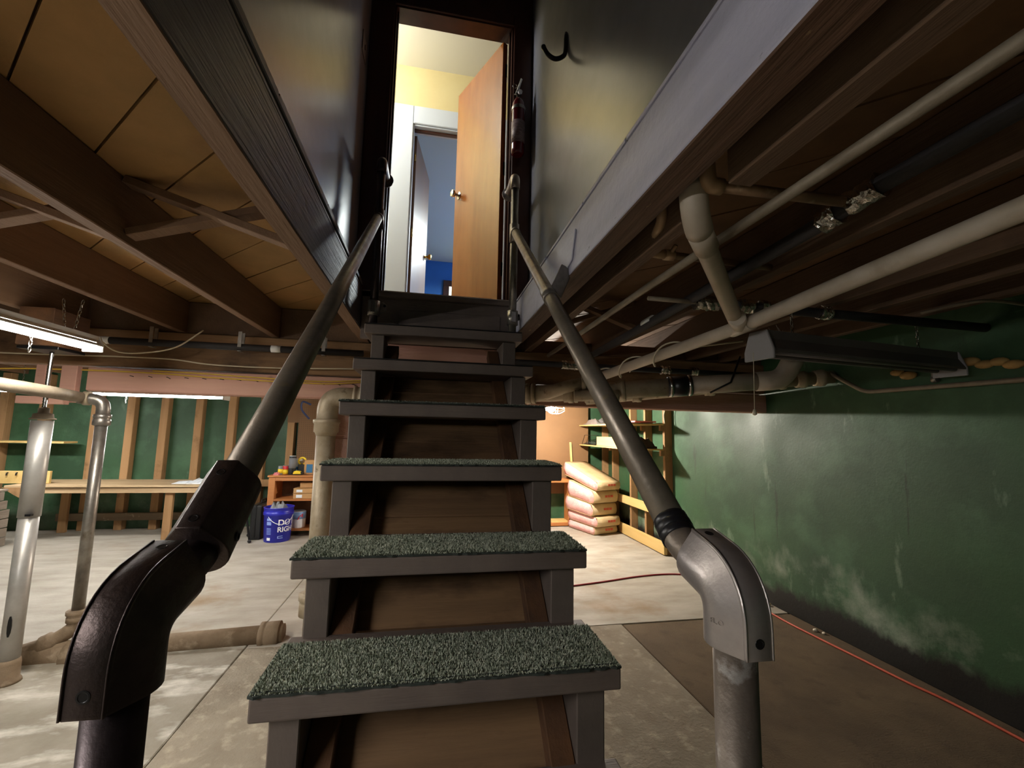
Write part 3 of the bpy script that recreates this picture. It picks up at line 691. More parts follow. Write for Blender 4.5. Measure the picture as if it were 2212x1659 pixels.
# galvanised branch drain: overhead run, elbow, down pipe, floor wye
bd = thing('branch_drain', (-1.95,2.95,FL), 'thin galvanized drain pipe dropping from the left overhead run to the floor', 'pipe')
dx, dy = P(216,940,1,2.93).x, 2.93
zh = .145
p0 = P(-60,820,1,2.22); p1 = P(97,845,1,2.50)
obj('overhead_run', tube(spline([p0+(p0-p1)*1.2, p0, p1, Vector((dx-.09,dy-.06,zh+.004)), Vector((dx-.06,dy-.025,zh))],6), .030, 22), 'dirtypipe', bd)
obj('top_elbow', tube(arcpath([(dx-.11,dy-.03,zh),(dx,dy,zh-.005),(dx,dy,.02)], .075, 9), .032, 22), 'galv', bd)
obj('hub', B().lathe([(.032,0),(.041,.005),(.041,.035),(.036,.040),(.041,.045),(.041,.064),(.032,.068)], (dx,dy,-.01), 22), 'galv', bd)
obj('ring_collar', B().lathe([(.033,-.016),(.040,-.014),(.040,.014),(.033,.016)], (dx-.075,dy-.018,zh), 22, (1,.2,0)), 'castiron', bd)
obj('down_pipe', tube([(dx,dy,.0),(dx,dy,-1.03)], .0285, 22), 'galv', bd)
obj('foot_hub', B().lathe([(.032,0),(.046,.005),(.046,.030),(.041,.034),(.050,.044),(.050,.062),(.032,.066)], (dx,dy,-1.085), 22), 'muddy', bd)
bx = dx-.20
obj('foot_bend', tube(spline([(dx,dy,-1.07),(dx-.015,dy-.01,-1.12),(dx-.075,dy-.03,-1.165),(dx-.13,dy-.04,-1.19),(dx-.22,dy-.05,-1.215)],6), [.034]*6+[.037]*6+[.050]*6+[.04]*7, 20), 'muddy', bd)
fp = thing('floor_drain_line', (-1.4,2.92,FL), 'muddy drain line half sunk in the floor left of the stairs', 'pipe')
ya, yb = 2.90, 2.95
obj('pipe_run', tube([(-1.9,ya,FL+.012),(-.80,yb,FL+.03)], .055, 22), 'muddy', fp)
obj('wye_body', tube(spline([(-2.55,ya-.03,FL-.0),(-2.25,ya-.02,FL+.005),(-1.95,ya-.005,FL+.01),(-1.78,ya,FL+.012)],6), .068, 22), 'muddy', fp)
for x in (-2.26,-1.83): obj('hub', B().lathe([(.066,-.03),(.078,-.026),(.078,.026),(.066,.03)], (x,ya-.012,FL+.008), 22, (1,.02,.01)), 'muddy', fp)
obj('end_hub', B().lathe([(.056,0),(.074,.006),(.074,.03),(.068,.034),(.072,.04),(.072,.11),(.06,.115)], (-.93,yb-.006,FL+.028), 22, (1,.04,.014)), 'muddy', fp)
# main stack
sx, sy = -.628, 2.905
stk = thing('soil_stack', (sx,sy,FL), 'cream painted cast iron stack with large top elbow behind the stairs', 'pipe')
obj('stack_pipe', tube([(sx,sy,FL),(sx,sy,.0)], .057, 28), 'castiron', stk)
obj('top_hub', B().lathe([(.058,0),(.066,.02),(.074,.025),(.074,.075),(.080,.08),(.080,.10),(.06,.105)], (sx,sy,-.045), 28), 'castiron', stk)
obj('elbow', tube(arcpath([(sx,sy,.02),(sx,sy,.20),(sx+.20,sy,.20)], .17, 12), .062, 26), 'castiron', stk)
obj('elbow_hub', B().lathe([(.06,0),(.076,.004),(.076,.02),(.069,.025),(.069,.05),(.078,.055),(.078,.075),(.06,.08)], (sx+.15,sy,.20), 26, (1,0,0)), 'castiron', stk)
obj('foot_hub', B().lathe([(.058,0),(.076,.01),(.076,.08),(.070,.085),(.082,.10),(.082,.13),(.06,.135)], (sx-.01,sy,FL+.14), 28), 'castiron', stk)
obj('cross_pipe', tube([(sx+.2,sy,.20),(.56,2.882,.258)], .057, 26), 'castiron', stk)
# cast-iron and PVC drain on the right
dr = thing('main_drain', (1.4,2.6,.2), 'large cast iron drain with hubs, black coupling and pale plastic end', 'pipe')
q = [Vector((.60,2.88,.262)), P(1300,846,1,2.68), P(1468,834,1,2.46), P(1640,824,1,2.30)]
d0 = (q[1]-q[0]).normalized(); d1 = (q[2]-q[1]).normalized(); d2 = (q[3]-q[2]).normalized()
obj('iron_pipe', tube([q[0]-d0*.03, q[1], q[2]], .056, 26), 'castiron', dr)
for t in (.10,.62):
    c = q[0]+(q[1]-q[0])*t; obj('hub', B().lathe([(.057,-.045),(.066,-.042),(.066,-.015),(.071,-.01),(.071,.02),(.062,.022),(.070,.03),(.070,.05),(.057,.052)], c, 26, d0), 'castiron', dr)
c = q[1]+d1*.12; obj('hub', B().lathe([(.057,-.03),(.066,-.027),(.066,.0),(.071,.005),(.071,.03),(.057,.032)], c, 26, d1), 'castiron', dr)
# wye and small branch with bolted clamp
w0 = q[0]+(q[1]-q[0])*.30
obj('wye_branch', tube([w0+Vector((0,-.03,-.005)), w0+d0*.14+Vector((0,-.075,.035)), w0+d0*.22+Vector((0,-.09,.05))], [.045,.04,.036], 20), 'castiron', dr)
w1_ = w0+d0*.23+Vector((0,-.092,.052))
obj('branch_nut', B().lathe([(.044,-.012),(.050,-.008),(.050,.015),(.044,.02)], w1_, 8, d0), 'castiron', dr)
obj('branch_nut', B().lathe([(.040,-.012),(.046,-.008),(.046,.015),(.040,.02)], w1_-Vector((-.02,.0,.085)), 8, d0), 'castiron', dr)
obj('stub_pipe', tube([w1_-Vector((.06,0,.085)), w1_+d0*.22-Vector((0,0,.085))], .036, 18), 'castiron', dr)
obj('coupling', tube([q[2]-d1*.07, q[2]+d2*.07], .064, 26), 'rubber', dr)
for s_ in (-.055,.055):
    obj('clamp_band', tube([q[2]+d2*(s_-.009), q[2]+d2*(s_+.009)], .0658, 26), 'steel', dr)
e_ = q[3]; ex_ = P(1692,792,1,2.20)
obj('plastic_pipe', tube([q[2]+d2*.02, e_], .054, 26), 'pvc', dr)
obj('plastic_elbow', tube(arcpath([e_-d2*.02, e_+d2*.13, ex_+Vector((.12,.02,.10))], .12, 10), .059, 26), 'pvc', dr)
obj('strap', B().tube([q[2]+d2*.20+Vector((-.06,-.05,-.06)), q[2]+d2*.27+Vector((-.01,-.062,-.0)), q[2]+d2*.33+Vector((.02,-.02,.16))], .006, 6), 'blackmetal', dr)
d2p = thing('second_drain', (2.0,2.7,.2), 'brown iron drain with three hubs running behind the plastic pipe into the wall', 'pipe')
s0, s1 = P(1265,862,1,2.90), P(1800,814,0,2.60)
s1 = Vector((2.597,s1.y,s1.z)); dd = (s1-s0).normalized(); LN = (s1-s0).length
obj('pipe_run', tube([s0, s1], .042, 20), 'castiron', d2p)
for t in (.22,.52,.80,.88,.95): obj('hub', B().lathe([(.043,-.04),(.052,-.036),(.052,-.01),(.056,-.005),(.056,.02),(.043,.024)], s0+dd*LN*t, 20, dd), 'castiron', d2p)

# ------------------------------------------------------------------ pipes under the right joists
def px_on_x(u, v, x): return P(u, v, 0, x)
ca, cb, cc = px_on_x(2300,35,.80), px_on_x(1395,650,.80), px_on_x(1188,781,.80)
ca = Vector((.80,-.2,.565))
cb.z = .563
obj('conduit', tube([ca, cb, Vector((.80,2.9,.54))], .0135, 14), 'dirtypipe', None, label='slim grey conduit running under the right joists beside the stairwell', cat='pipe')
pb = thing('waste_pipe', (1.2,1.6,.4), 'long grey plastic waste pipe below the right joists with a side branch', 'pipe')
b0, b1, b2 = px_on_x(2212,450,1.2), px_on_x(1600,705,1.2), P(1280,820,1,2.55)
dB = (b1-b0).normalized()
obj('pipe_run', tube([b0-dB*.9, b0, b1, b2], .0265, 20), 'pvc', pb)
obj('tee', tube([b1-dB*.06, b1+dB*.05], .031, 20), 'pvc', pb)
t0 = P(1487,440,2,JB-.01); t0 = Vector((.62,t0.y,.62)); t1_ = P(1515,545,0,.78); t1_ = Vector((.735,1.13,.545))
tp = arcpath([t0+Vector((0,0,.12)), Vector((t0.x,t0.y,.535)), b1+Vector((-.02,0,.02))], .09, 9)
obj('branch_pipe', tube(tp, .028, 20), 'pvc', pb)
obj('branch_elbow', tube(tp[1:10], .034, 20), 'pvc', pb)
dt = (b1-tp[10]).normalized()
obj('branch_sleeve', tube([tp[10]-dt*.02, tp[10]+dt*.07], .0325, 20), 'pvc', pb)
obj('branch_end', tube([b1-dt*.10, b1-dt*.02], .031, 20), 'pvc', pb)
# copper lines
k1, k2 = P(1530,400,2,.60), P(1838,432,2,.60)
cp = thing('supply_pipe', (k1.x,k1.y,.6), 'tan supply pipe with elbow emerging at the stairwell beam, upper one', 'pipe')
obj('pipe_run', tube([k1, Vector((k2.x,k1.y-.01,.60))], .0135, 14), 'copper', cp)
obj('elbow', tube(arcpath([k1+Vector((.035,0,0)), k1, k1+Vector((-.005,.0,.09))], .035, 7), .0195, 16), 'copperlight', cp)
k3, k4, k5 = P(1430,478,2,.62), P(1402,545,2,.60), P(1520,552,2,.60)
cp = thing('supply_pipe', (k4.x,k4.y,.6), 'short tan supply pipe with valve and two elbows, lower one', 'pipe')
obj('pipe_run', tube(arcpath([k3+Vector((0,0,.1)), k3, k4, Vector((k5.x+.3,k4.y+.02,.60))], .03, 6), .0115, 14), 'copper', cp)
obj('elbow', tube(arcpath([k3+(k4-k3)*.6, k4, k4+Vector((.06,.005,0))], .025, 6), .0155, 16), 'copperlight', cp)
obj('elbow', tube(arcpath([k3+Vector((0,0,.05)), k3, k3+(k4-k3)*.4], .03, 6), .0155, 16), 'copperlight', cp)
obj('valve', B().lathe([(.012,-.02),(.019,-.016),(.019,.016),(.012,.02)], k4+Vector((.075,.006,0)), 8, (1,0,0)).tube([k4+Vector((.075,.0,0)), k4+Vector((.08,-.03,.02))], .007, 8), 'copperlight', cp)
# insulated lines with foil tape
def foilwrap(parent, a, b, r, n=3):
    a, b = Vector(a), Vector(b); k = 9; pts = [a+(b-a)*i/k for i in range(k+1)]
    bb = B(); bb.tube(pts, [r*(1.06+.22*rnd.random()) for _ in pts], 12)
    for i, v in enumerate(bb.v): bb.v[i] = v + Vector((rnd.uniform(-1,1),rnd.uniform(-1,1),rnd.uniform(-1,1)))*r*.13
    bb.sm = [False]*len(bb.sm); return obj('foil_wrap', bb, 'foil', parent)
i1 = thing('insulated_pipe', (-1.4,2.9,.47), 'black insulated pipe with two pale tapes under the left joists', 'pipe')
a, b = P(214,734,1,2.905), P(785,764,1,2.905)
obj('insulation', tube([a, b], .021, 16), 'foamblack', i1)
da = (b-a).normalized()
for u in (226,597):
    c = P(u,0,1,2.905); t = (P(u,735+(u-214)*.052,1,2.905)-a).length
    obj('tape_band', tube([a+da*(t-.028), a+da*(t+.028)], .0222, 16), 'fixture_white', i1)
for u in (330,520,700):
    c = P(u,735+(u-214)*.052,1,2.905); obj('hanger_strap', box(c.x-.01,c.x+.01,2.88,2.883,c.z,JB).box(c.x-.01,c.x+.01,2.927,2.93,c.z,JB).box(c.x-.01,c.x+.01,2.88,2.93,c.z-.026,c.z-.0225), 'galv', i1)
i2 = thing('insulated_pipe', (1.03,1.5,.55), 'dark insulated pipe along the right joists with crumpled foil patches', 'pipe')
dia = [Vector((1.035,-.6,.62)), px_on_x(1900,400,1.035), px_on_x(1780,480,1.035), px_on_x(1400,700,1.035), px_on_x(1242,788,1.035)]
obj('insulation', tube(dia, .021, 14), 'foamblack', i2)
foilwrap(i2, px_on_x(1905,397,1.035), px_on_x(1838,440,1.035), .025); foilwrap(i2, px_on_x(1812,458,1.035), px_on_x(1775,482,1.035), .025)
obj('tape_band', tube([px_on_x(1411,690,1.035), px_on_x(1392,701,1.035)], .0225, 14), 'fixture_white', i2)
i3 = thing('insulated_pipe', (1.3,1.52,.54), 'dark pipe crossing below the right joists with torn foil sleeves', 'pipe')
a, b = P(1400,652,2,.545), P(1960,700,2,.545); a.y, b.y = 1.56, 1.56
obj('thin_pipe', tube([Vector((.84,1.56,.545)), Vector((1.06,1.56,.545))], .009, 12), 'dirtypipe', i3)
obj('insulation', tube([Vector((1.06,1.56,.545)), Vector((2.595,1.58,.545))], .021, 14), 'foamblack', i3)
for u0, u1 in ((1500,1548),(1592,1622),(1640,1672),(1768,1792)):
    x0, x1 = P(u0,636+(u0-1500)*.13,1,1.56).x, P(u1,636+(u1-1500)*.13,1,1.56).x; foilwrap(i3, (x0,1.56,.545), (x1,1.56,.545), .025)
i4 = thing('insulated_pipe', (1.3,2.95,.48), 'dark pipe in front of the beam right of the stairs with foil joints', 'pipe')
obj('insulation', tube([Vector((.55,2.86,.475)), Vector((2.45,2.86,.465))], .020, 14), 'foamblack', i4)
for u0, u1 in ((1212,1252),(1345,1360),(1425,1445),(1490,1505),(1715,1728)):
    x0, x1 = P(u0,790,1,2.86).x, P(u1,790,1,2.86).x; foilwrap(i4, (x0,2.86,.473), (x1,2.86,.471), .026)
# conduit along the right wall
wl = 2.565
cpts = [px_on_x(1660,838,wl), px_on_x(1785,802,wl), px_on_x(1868,847,wl), px_on_x(2212,820,wl), Vector((wl,.4,.285))]
cpts = [Vector((wl,p.y,p.z)) for p in cpts]
wc = thing('wall_conduit', (wl,2.0,.28), 'bent grey conduit along the top of the green right wall', 'pipe')
obj('conduit_run', tube(arcpath(cpts, .05, 6), .0125, 14), 'dirtypipe', wc)
sp_ = px_on_x(2020,822,wl); obj('strap', tube([Vector((wl,sp_.y-.012,sp_.z+.006)), Vector((wl,sp_.y+.012,sp_.z+.006))], .016, 12).box(wl-.006,XR,sp_.y-.012,sp_.y+.012,sp_.z+.014,sp_.z+.06), 'galv', wc)
# cable on the right ceiling
rc = [P(1990,676,2,.56), P(2080,656,2,.56), P(2150,650,2,.56), P(2260,665,2,.56)]
obj('ceiling_cable', tube(spline(rc,8), .007, 8), 'dirtypipe', None, label='brown cable sagging under the dark right joists', cat='cable')
# white cable looping round the waste pipe
lp = []
y0_, y1_ = 1.78, 2.5
for i in range(61):
    t = i/60; a = t*2*PI*2.6; yy = y0_+(y1_-y0_)*t; f_ = (yy-b1.y)/(b2.y-b1.y); zz = b1.z+(b2.z-b1.z)*f_; xx_ = b1.x+(b2.x-b1.x)*f_; rr = .034+.016*math.sin(a*.5)**2
    lp.append((xx_+rr*math.cos(a), yy, zz+rr*math.sin(a)-.004))
lp = [P(1605,737,1,1.74)] + lp
obj('lamp_cable', tube(lp, .0042, 7), 'cable_white', None, label='white cable coiled around the grey waste pipe below right joists', cat='cable')

# ------------------------------------------------------------------ spray foam on the right wall
def foam(u0, u1, v, n, label):
    b = B(); 
    for i in range(n):
        u = u0+(u1-u0)*i/max(1,n-1); q = px_on_x(u, v+(3 if i%2 else -3), XR-.012); b.ball((XR-.012,q.y,q.z), .022+.008*rnd.random(), 7, (.8,1.5,.8))
    obj('foam_lump', b, 'foamtan', None, label=label, cat='foam')
foam(2095,2190,784,4,'tan spray foam lump bulging high on the green right wall'); foam(1938,1962,808,2,'small tan foam scrap at the far top of the right wall')

# ------------------------------------------------------------------ LIGHT FIXTURES
def fixture(name, a, b, m, label, on, group=None, wid=.12, hs=1.0):
    a, b = Vector(a), Vector(b); d = (b-a).normalized(); x = d.cross(Vector((0,0,1))).normalized(); up = Vector((0,0,1))
    t = thing(name, ((a.x+b.x)/2,(a.y+b.y)/2,a.z), label, 'lamp', group)
    prof = [(-wid/2,-.0),(-wid/2+.004,-.0),(-.25*wid,.022),(.25*wid,.022),(wid/2-.004,0),(wid/2,0),(wid/2,.006),(.3*wid,.032),(.3*wid,.052),(-.3*wid,.052),(-.3*wid,.032),(-wid/2,.006)]
    prof = [(p[0], p[1]*hs) for p in prof]; bb = B(); bb.prism([a+x*p[0]+up*p[1] for p in prof], b-a); obj('housing', bb, m, t, .001)
    for q, s in ((a,1),(b,-1)):
        cb_ = B(); cb_.prism([q-d*s*.012+x*p[0]+up*p[1] for p in [(-wid/2-.003,-.028),(wid/2+.003,-.028),(wid/2+.003,.01),(.31*wid,.053*hs),(-.31*wid,.053*hs),(-wid/2-.003,.01)]], d*s*.012)
        obj('end_cap', cb_, m if on else 'capgrey', t, .003)
    if on:
        for s in (-1,1): obj('tube_lamp', tube([a+d*.03+x*s*wid*.27+up*.002, b-d*.03+x*s*wid*.27+up*.002], .019 if wid > .07 else .0125, 12), on, t)
    else:
        for s in (-1,1): obj('tube_lamp', tube([a+d*.03+x*s*wid*.27+up*.004, b-d*.03+x*s*wid*.27+up*.004], .0125, 12), 'fixture', t)
    return t, a, b, d
f1, a, b, d = fixture('shop_light', (-1.67,1.30,.385), (-1.67,2.50,.385), 'fixture_white', 'lit fluorescent shop light hanging under the left joists, nearest one', 'tube_on', wid=.085)
def chain(parent, p, q, r=.0035):
    p, q = Vector(p), Vector(q); n = max(3, int((q-p).length/.022)); bb = B()
    for i in range(n):
        c = p+(q-p)*((i+.5)/n); u = Vector((1,0,0)) if i%2 else Vector((0,1,0)); w = (q-p).normalized()
        bb.tube([c+u*.006*math.cos(k*PI/4)+w*.014*math.sin(k*PI/4) for k in range(9)], .0018, 5)
    return obj('chain', bb, 'steel', parent)
for yy in (1.5,2.35):
    for s in (-.02,.02): chain(f1, (-1.67+s,yy,.437), (-1.67+s*2,yy,JB))
pcx = P(80,745,1,2.25); chain(f1, Vector((-1.70,2.2,.38)), Vector((-1.70,2.2,.30)))
F2Y = 4.25
fa, fb = P(205,849,1,F2Y), P(338,850,1,F2Y)
f2, *_ = fixture('shop_light', (fa.x,F2Y,fa.z), (fa.x+1.0,F2Y,fa.z), 'fixture_white', 'lit fluorescent light over the bench, seen under the pink beam', 'tube_far')
chain(f2, (P(278,855,1,F2Y).x,F2Y-.03,fa.z), (P(278,855,1,F2Y).x,F2Y-.03,fa.z-.08))
for k in (.15,.85): chain(f2, (fa.x+k,F2Y,fa.z+.052), (fa.x+k,F2Y,JB))
f3, *_ = fixture('shop_light', (-4.5,4.9,.30), (-3.62,4.9,.30), 'fixture_white', 'lit fluorescent light at far left behind the column', 'tube_far')
for k in (.15,.7): chain(f3, (-4.5+k,4.9,.352), (-4.5+k,4.9,JB))
f5, *_ = fixture('shop_light', (-1.60,-.85,.27), (-1.60,.35,.27), 'fixture_white', 'lit fluorescent shop light left of the foot of the stairs', 'tube_rear', wid=.05)
for k in (.15,.95): chain(f5, (-1.60,-.85+k,.322), (-1.60,-.85+k,JB))
f4, a, b, d = fixture('shop_light', (1.29,1.50,.335), (2.50,1.68,.345), 'fixture', 'unlit dusty grey shop light hanging at the right with pull string', None, wid=.13, hs=1.7)
for k in (.18,1.0): 
    q = a+d*k; chain(f4, q+Vector((0,0,.088)), q+Vector((0,0,JB-q.z)))
qs = P(1628,778,1,1.52); qe = P(1630,884,1,1.52)
obj('pull_string', tube([(qs.x,1.52,.34),(qe.x,1.52,qe.z)], .0014, 6).lathe([(.004,0),(.008,-.012),(.009,-.02),(.003,-.024)], (qe.x,1.52,qe.z), 10), 'cable_white', f4)
# caged work light under the floor near the far corner
bl = P(1192,884,1,4.9)
wl_ = thing('work_light', bl, 'glowing caged bulb hung behind the beam right of the stairs', 'lamp')
bulb = obj('bulb', B().ball(bl, .03, 8, (1.25,1,1)), 'bulb_on', wl_)
obj('socket', tube([bl+Vector((-.035,0,0)), bl+Vector((-.14,0,.01))], .02, 12), 'fixture_white', wl_)
cg = B()
for k in range(4):
    a_ = k*PI/2+.4; o = Vector((0,math.cos(a_),math.sin(a_)))
    cg.tube(spline([bl+Vector((-.05,0,0))+o*.022, bl+Vector((0,0,0))+o*.052, bl+Vector((.10,0,0))+o*.05, bl+Vector((.16,0,0))+o*.015],5), .003, 6)
cg.tube([bl+Vector((.06,.054*math.cos(k*PI/8),.054*math.sin(k*PI/8))) for k in range(17)], .003, 6)
obj('wire_cage', cg, 'fixture_white', wl_)
obj('hanging_cord', tube([bl+Vector((-.14,0,.01)), bl+Vector((-.17,0,.03)), Vector((bl.x-.17,bl.y,JB))], .004, 6), 'cable_white', wl_)

# ------------------------------------------------------------------ CABLES
def cable(name, pts, r, m, label, cat='cable', n=8): return obj(name, tube(spline(pts,n), r, 7), m, None, label=label, cat=cat)
yf = BY0-.012
cable('beam_cable', [P(-40,796,1,yf), P(60,796,1,yf), P(200,800,1,yf), P(330,806,1,yf), P(450,815,1,yf), P(560,822,1,yf), P(700,829,1,yf), P(785,826,1,yf)], .0042, 'cable_yellow', 'yellow cable stapled along the beam, lowest of the runs')
cable('beam_cable', [P(330,801,1,yf), P(450,808,1,yf), P(560,816,1,yf), P(690,824,1,yf), P(785,822,1,yf)], .0042, 'cable_yellow', 'second yellow cable just above the lowest on the beam')
cable('beam_cable', [P(-40,760,1,yf-.02), P(90,765,1,yf-.02), P(250,770,1,yf-.02), P(370,776,1,yf-.02), P(460,788,1,yf-.02), P(600,795,1,yf-.02), P(780,797,1,yf-.02)], .0045, 'cable_white', 'cream cable strung across the dark top of the beam')
cable('lamp_cable', [Vector((-1.67,2.51,.44)), P(250,758,1,2.6), P(310,762,1,2.72), P(380,750,1,2.8), Vector((P(437,738,1,2.86).x,2.86,.57))], .0042, 'cable_white', 'cream cord looping from the lit shop light to the joists')
cable('wall_cable', [Vector((P(672,872,1,5.9).x,5.9,.30)), P(654,868,1,5.9), P(652,885,1,5.9), P(668,905,1,5.9)], .012, 'cable_blue', 'dark blue hose curving by the pegboard behind the stack')
cable('drop_cable', [P(1437,884,0,2.50), P(1434,897,0,2.50), P(1436,915,0,2.50)], .005, 'cable_white', 'white cable dangling beside the last right wall stud')
zf = FL+.007
def fpt(u,v): q = P(u,v,2,zf); return q
cd1 = [fpt(1215,1268), fpt(1300,1257), fpt(1380,1245), fpt(1450,1240), fpt(1520,1245), fpt(1580,1270), fpt(1640,1309), fpt(1700,1344), fpt(1775,1382), fpt(1860,1424), fpt(1960,1474), fpt(2080,1531)]
cd1 = [Vector((min(p.x,2.56),p.y,p.z)) for p in cd1] + [Vector((2.5,1.3,zf)), Vector((2.45,.6,zf))]
cable('extension_cord', cd1[5:], .0065, 'cable_orange', 'orange extension cord lying along the foot of the right wall', 'cord')
cable('extension_cord', cd1[:5]+[fpt(1560,1250)], .0065, 'cable_red', 'red cord crossing the floor right of the stairs', 'cord')
for i, (u, v, r, lab) in enumerate(((1668,1308,.016,'pale stone chip near the wall beside the cord, farthest'),(1762,1364,.013,'small pale stone chip by the orange cord, nearer'),(1805,1368,.010,'tiny pale stone chip against the black wall base'))):
    q = P(u,v,2,FL); obj('stone_chip', B().ball((min(q.x,2.56),q.y,FL+r*.55), r, 5, (1.2,1,.7), .5), 'chip', None, label=lab, cat='stone')

# ------------------------------------------------------------------ BENCH and back-left items
bz = -.655
bench = thing('workbench', (-3.3,5.75,FL), 'long low wooden workbench along the green back wall', 'bench')
obj('bench_top', box(-4.30,-2.42,5.50,6.10,bz-.022,bz), 'benchwood', bench, .003)
obj('front_rail', box(-4.22,-2.42,5.52,5.555,bz-.085,bz-.03), 'benchwood', bench, .003)
obj('side_rail', box(-2.46,-2.42,5.556,6.09,bz-.11,bz-.025), 'benchwood', bench, .003)
for x, y in ((-2.80,5.56),(-2.50,5.56),(-2.50,6.02),(-4.1,6.02)): obj('leg', box(x-.04,x+.04,y,y+.04,FL,bz-.03), 'stud', bench, .003)
obj('bench_block', B().prism([(-4.32,5.50,bz-.02),(-4.20,5.50,bz-.10),(-3.99,5.50,bz-.22),(-3.99,5.50,bz-.15),(-4.16,5.50,bz-.02)], (0,.04,0)), 'stud', bench, .002)
def ragged(name, x0, x1, y0, y1, z, h, m, label, cat, seed):
    r = random.Random(seed); n = 8; b = B(); vs = []
    for i in range(n+1):
        for j in range(5):
            vs.append((x0+(x1-x0)*i/n, y0+(y1-y0)*j/4, z+h*(.55+.45*r.random())*(1 if 0 < j < 4 and 0 < i < n else .25)))
    fs = [(i*5+j,(i+1)*5+j,(i+1)*5+j+1,i*5+j+1) for i in range(n) for j in range(4)]
    o = len(vs); bot = [(v[0],v[1],z) for v in vs]; vs2 = vs+bot
    ed = [i*5 for i in range(n+1)]+[n*5+j for j in range(1,5)]+[i*5+4 for i in range(n-1,-1,-1)]+[j for j in (3,2,1)]
    fs += [(ed[k],ed[(k+1)%len(ed)],ed[(k+1)%len(ed)]+o,ed[k]+o) for k in range(len(ed))] + [tuple(e+o for e in ed[::-1])]
    b.add(vs2, fs, False); return obj(name, b, m, None, label=label, cat=cat)
ragged('paper_sheet', -2.82,-2.665,5.62,5.85,bz+.001,.022,'paper','flat white paper bundle on the bench, left one','paper',3)
ragged('plastic_bag', -2.66,-2.46,5.60,5.90,bz+.001,.05,'paper','crumpled white bag at the right end of the bench','bag',5)
# shelf and rack at far left on the wall
obj('wall_shelf', box(-5.4,-4.10,YB-.30,YB-.093,.028-.26,.05-.26), 'newwood', None, .002, label='pale board shelf on the green wall behind the column', cat='shelf')
rk = thing('tool_rack', (-4.6,5.62,bz), 'tan board with a row of dark hooks on the bench at far left', 'rack')
obj('rack_board', box(-5.4,-4.02,5.66,5.69,bz+.002,bz+.135), 'newwood', rk, .002)
for i in range(11): 
    x = -5.0+i*.085; obj('hook', B().tube([(x,5.66,bz+.118),(x,5.645,bz+.112),(x,5.645,bz+.088)], .006, 6), 'blackmetal', rk)
cr = thing('plank_crate', (-4.5,5.1,FL), 'weathered grey plank crate at the left edge behind the column', 'crate')
z = FL; zt = -.70; n = 6
for i in range(n):
    h = (zt-FL)/n
    obj('plank', box(-4.21,-4.185,4.5,5.46-.035*max(0,i-3)**1.2,z+.004,z+h-.004), 'crate', cr, .003)
    obj('plank', box(-4.95,-4.215,4.5,4.525,z+.004,z+h-.004), 'crate', cr, .003); z += h
obj('lid_board', box(-4.97,-4.19,4.5,5.42,zt,zt+.022), 'crate', cr, .003)
obj('crate_frame', box(-4.95,-4.22,4.54,4.58,FL,zt).box(-4.95,-4.22,5.34,5.38,FL,zt), 'crate', cr)

# bookcase
bkx0, bkx1, bky, bkz = -1.80, -1.15, 5.58, -.552
bk = thing('bookcase', (-1.5,5.7,FL), 'small open wooden bookcase behind the blue bucket', 'bookcase')
obj('side_panel', box(bkx0,bkx0+.07,bky,bky+.30,FL,bkz-.025), 'cabwood', bk, .003); obj('side_panel', box(bkx1-.03,bkx1,bky,bky+.30,FL,bkz-.025), 'cabwood', bk, .003)
obj('top_board', box(bkx0-.012,bkx1+.012,bky-.012,bky+.30,bkz-.022,bkz), 'cabwood', bk, .003)
obj('face_rail', box(bkx0+.07,bkx1-.03,bky,bky+.02,bkz-.065,bkz-.024), 'cabwood', bk, .002)
for zz in (-.825,-1.165): obj('shelf', box(bkx0+.07,bkx1-.03,bky,bky+.29,zz-.022,zz), 'cabwood', bk, .002)
obj('back_panel', box(bkx0+.02,bkx1-.02,bky+.29,bky+.30,FL+.05,bkz-.03), 'rawwood_dark', bk)
def can(x, y, z, r, h, bands, label, lid='tinmetal', name='paint_can', cat='can', group=None):
    t = thing(name, (x,y,z), label, cat, group)
    obj('body', B().lathe([(r*.98,0),(r,.004),(r,h-.006),(r*.96,h-.003),(r*.96,h)], (x,y,z+.001), 20), bands[0][2], t)
    for z0, z1, m in bands[1:]: obj('label_band', B().lathe([(r+.0008,z0*h),(r+.0008,z1*h)], (x,y,z+.001), 20), m, t)
    obj('lid', B().lathe([(r*.9,0),(r*.92,.004),(r*.5,.005)], (x,y,z+h+.001), 18), lid, t); return t
sz = -.825; lz = -1.165
def bx_(u, y=5.66): return P(u,1000,1,y).x
paint = can(P(643,1110,1,5.66).x,5.70,lz,.082,.185,[(0,1,'whiteprint'),(.55,.98,'paintblue')],'white and blue paint can on the bottom bookcase shelf')
q = P(643,1110,1,5.66).x; obj('red_corner', B().lathe([(.0836,.10),(.0836,.145)], (q,5.70,lz), 20).prism([(q+.03,5.62,lz+.10),(q+.06,5.63,lz+.10),(q+.06,5.63,lz+.15)],(0,.001,0)), 'redlab', paint) if False else None
obj('red_patch', B().prism([(q+.012,5.6165,lz+.095),(q+.062,5.645,lz+.125),(q+.062,5.645,lz+.165),(q+.035,5.6235,lz+.14)],(-.002,-.004,0)), 'redlab', paint)
can(P(618,1110,1,5.66).x-.04,5.72,lz,.082,.185,[(0,1,'whiteprint'),(.6,.9,'redlab')],'white paint can with red band partly hidden by the bucket')
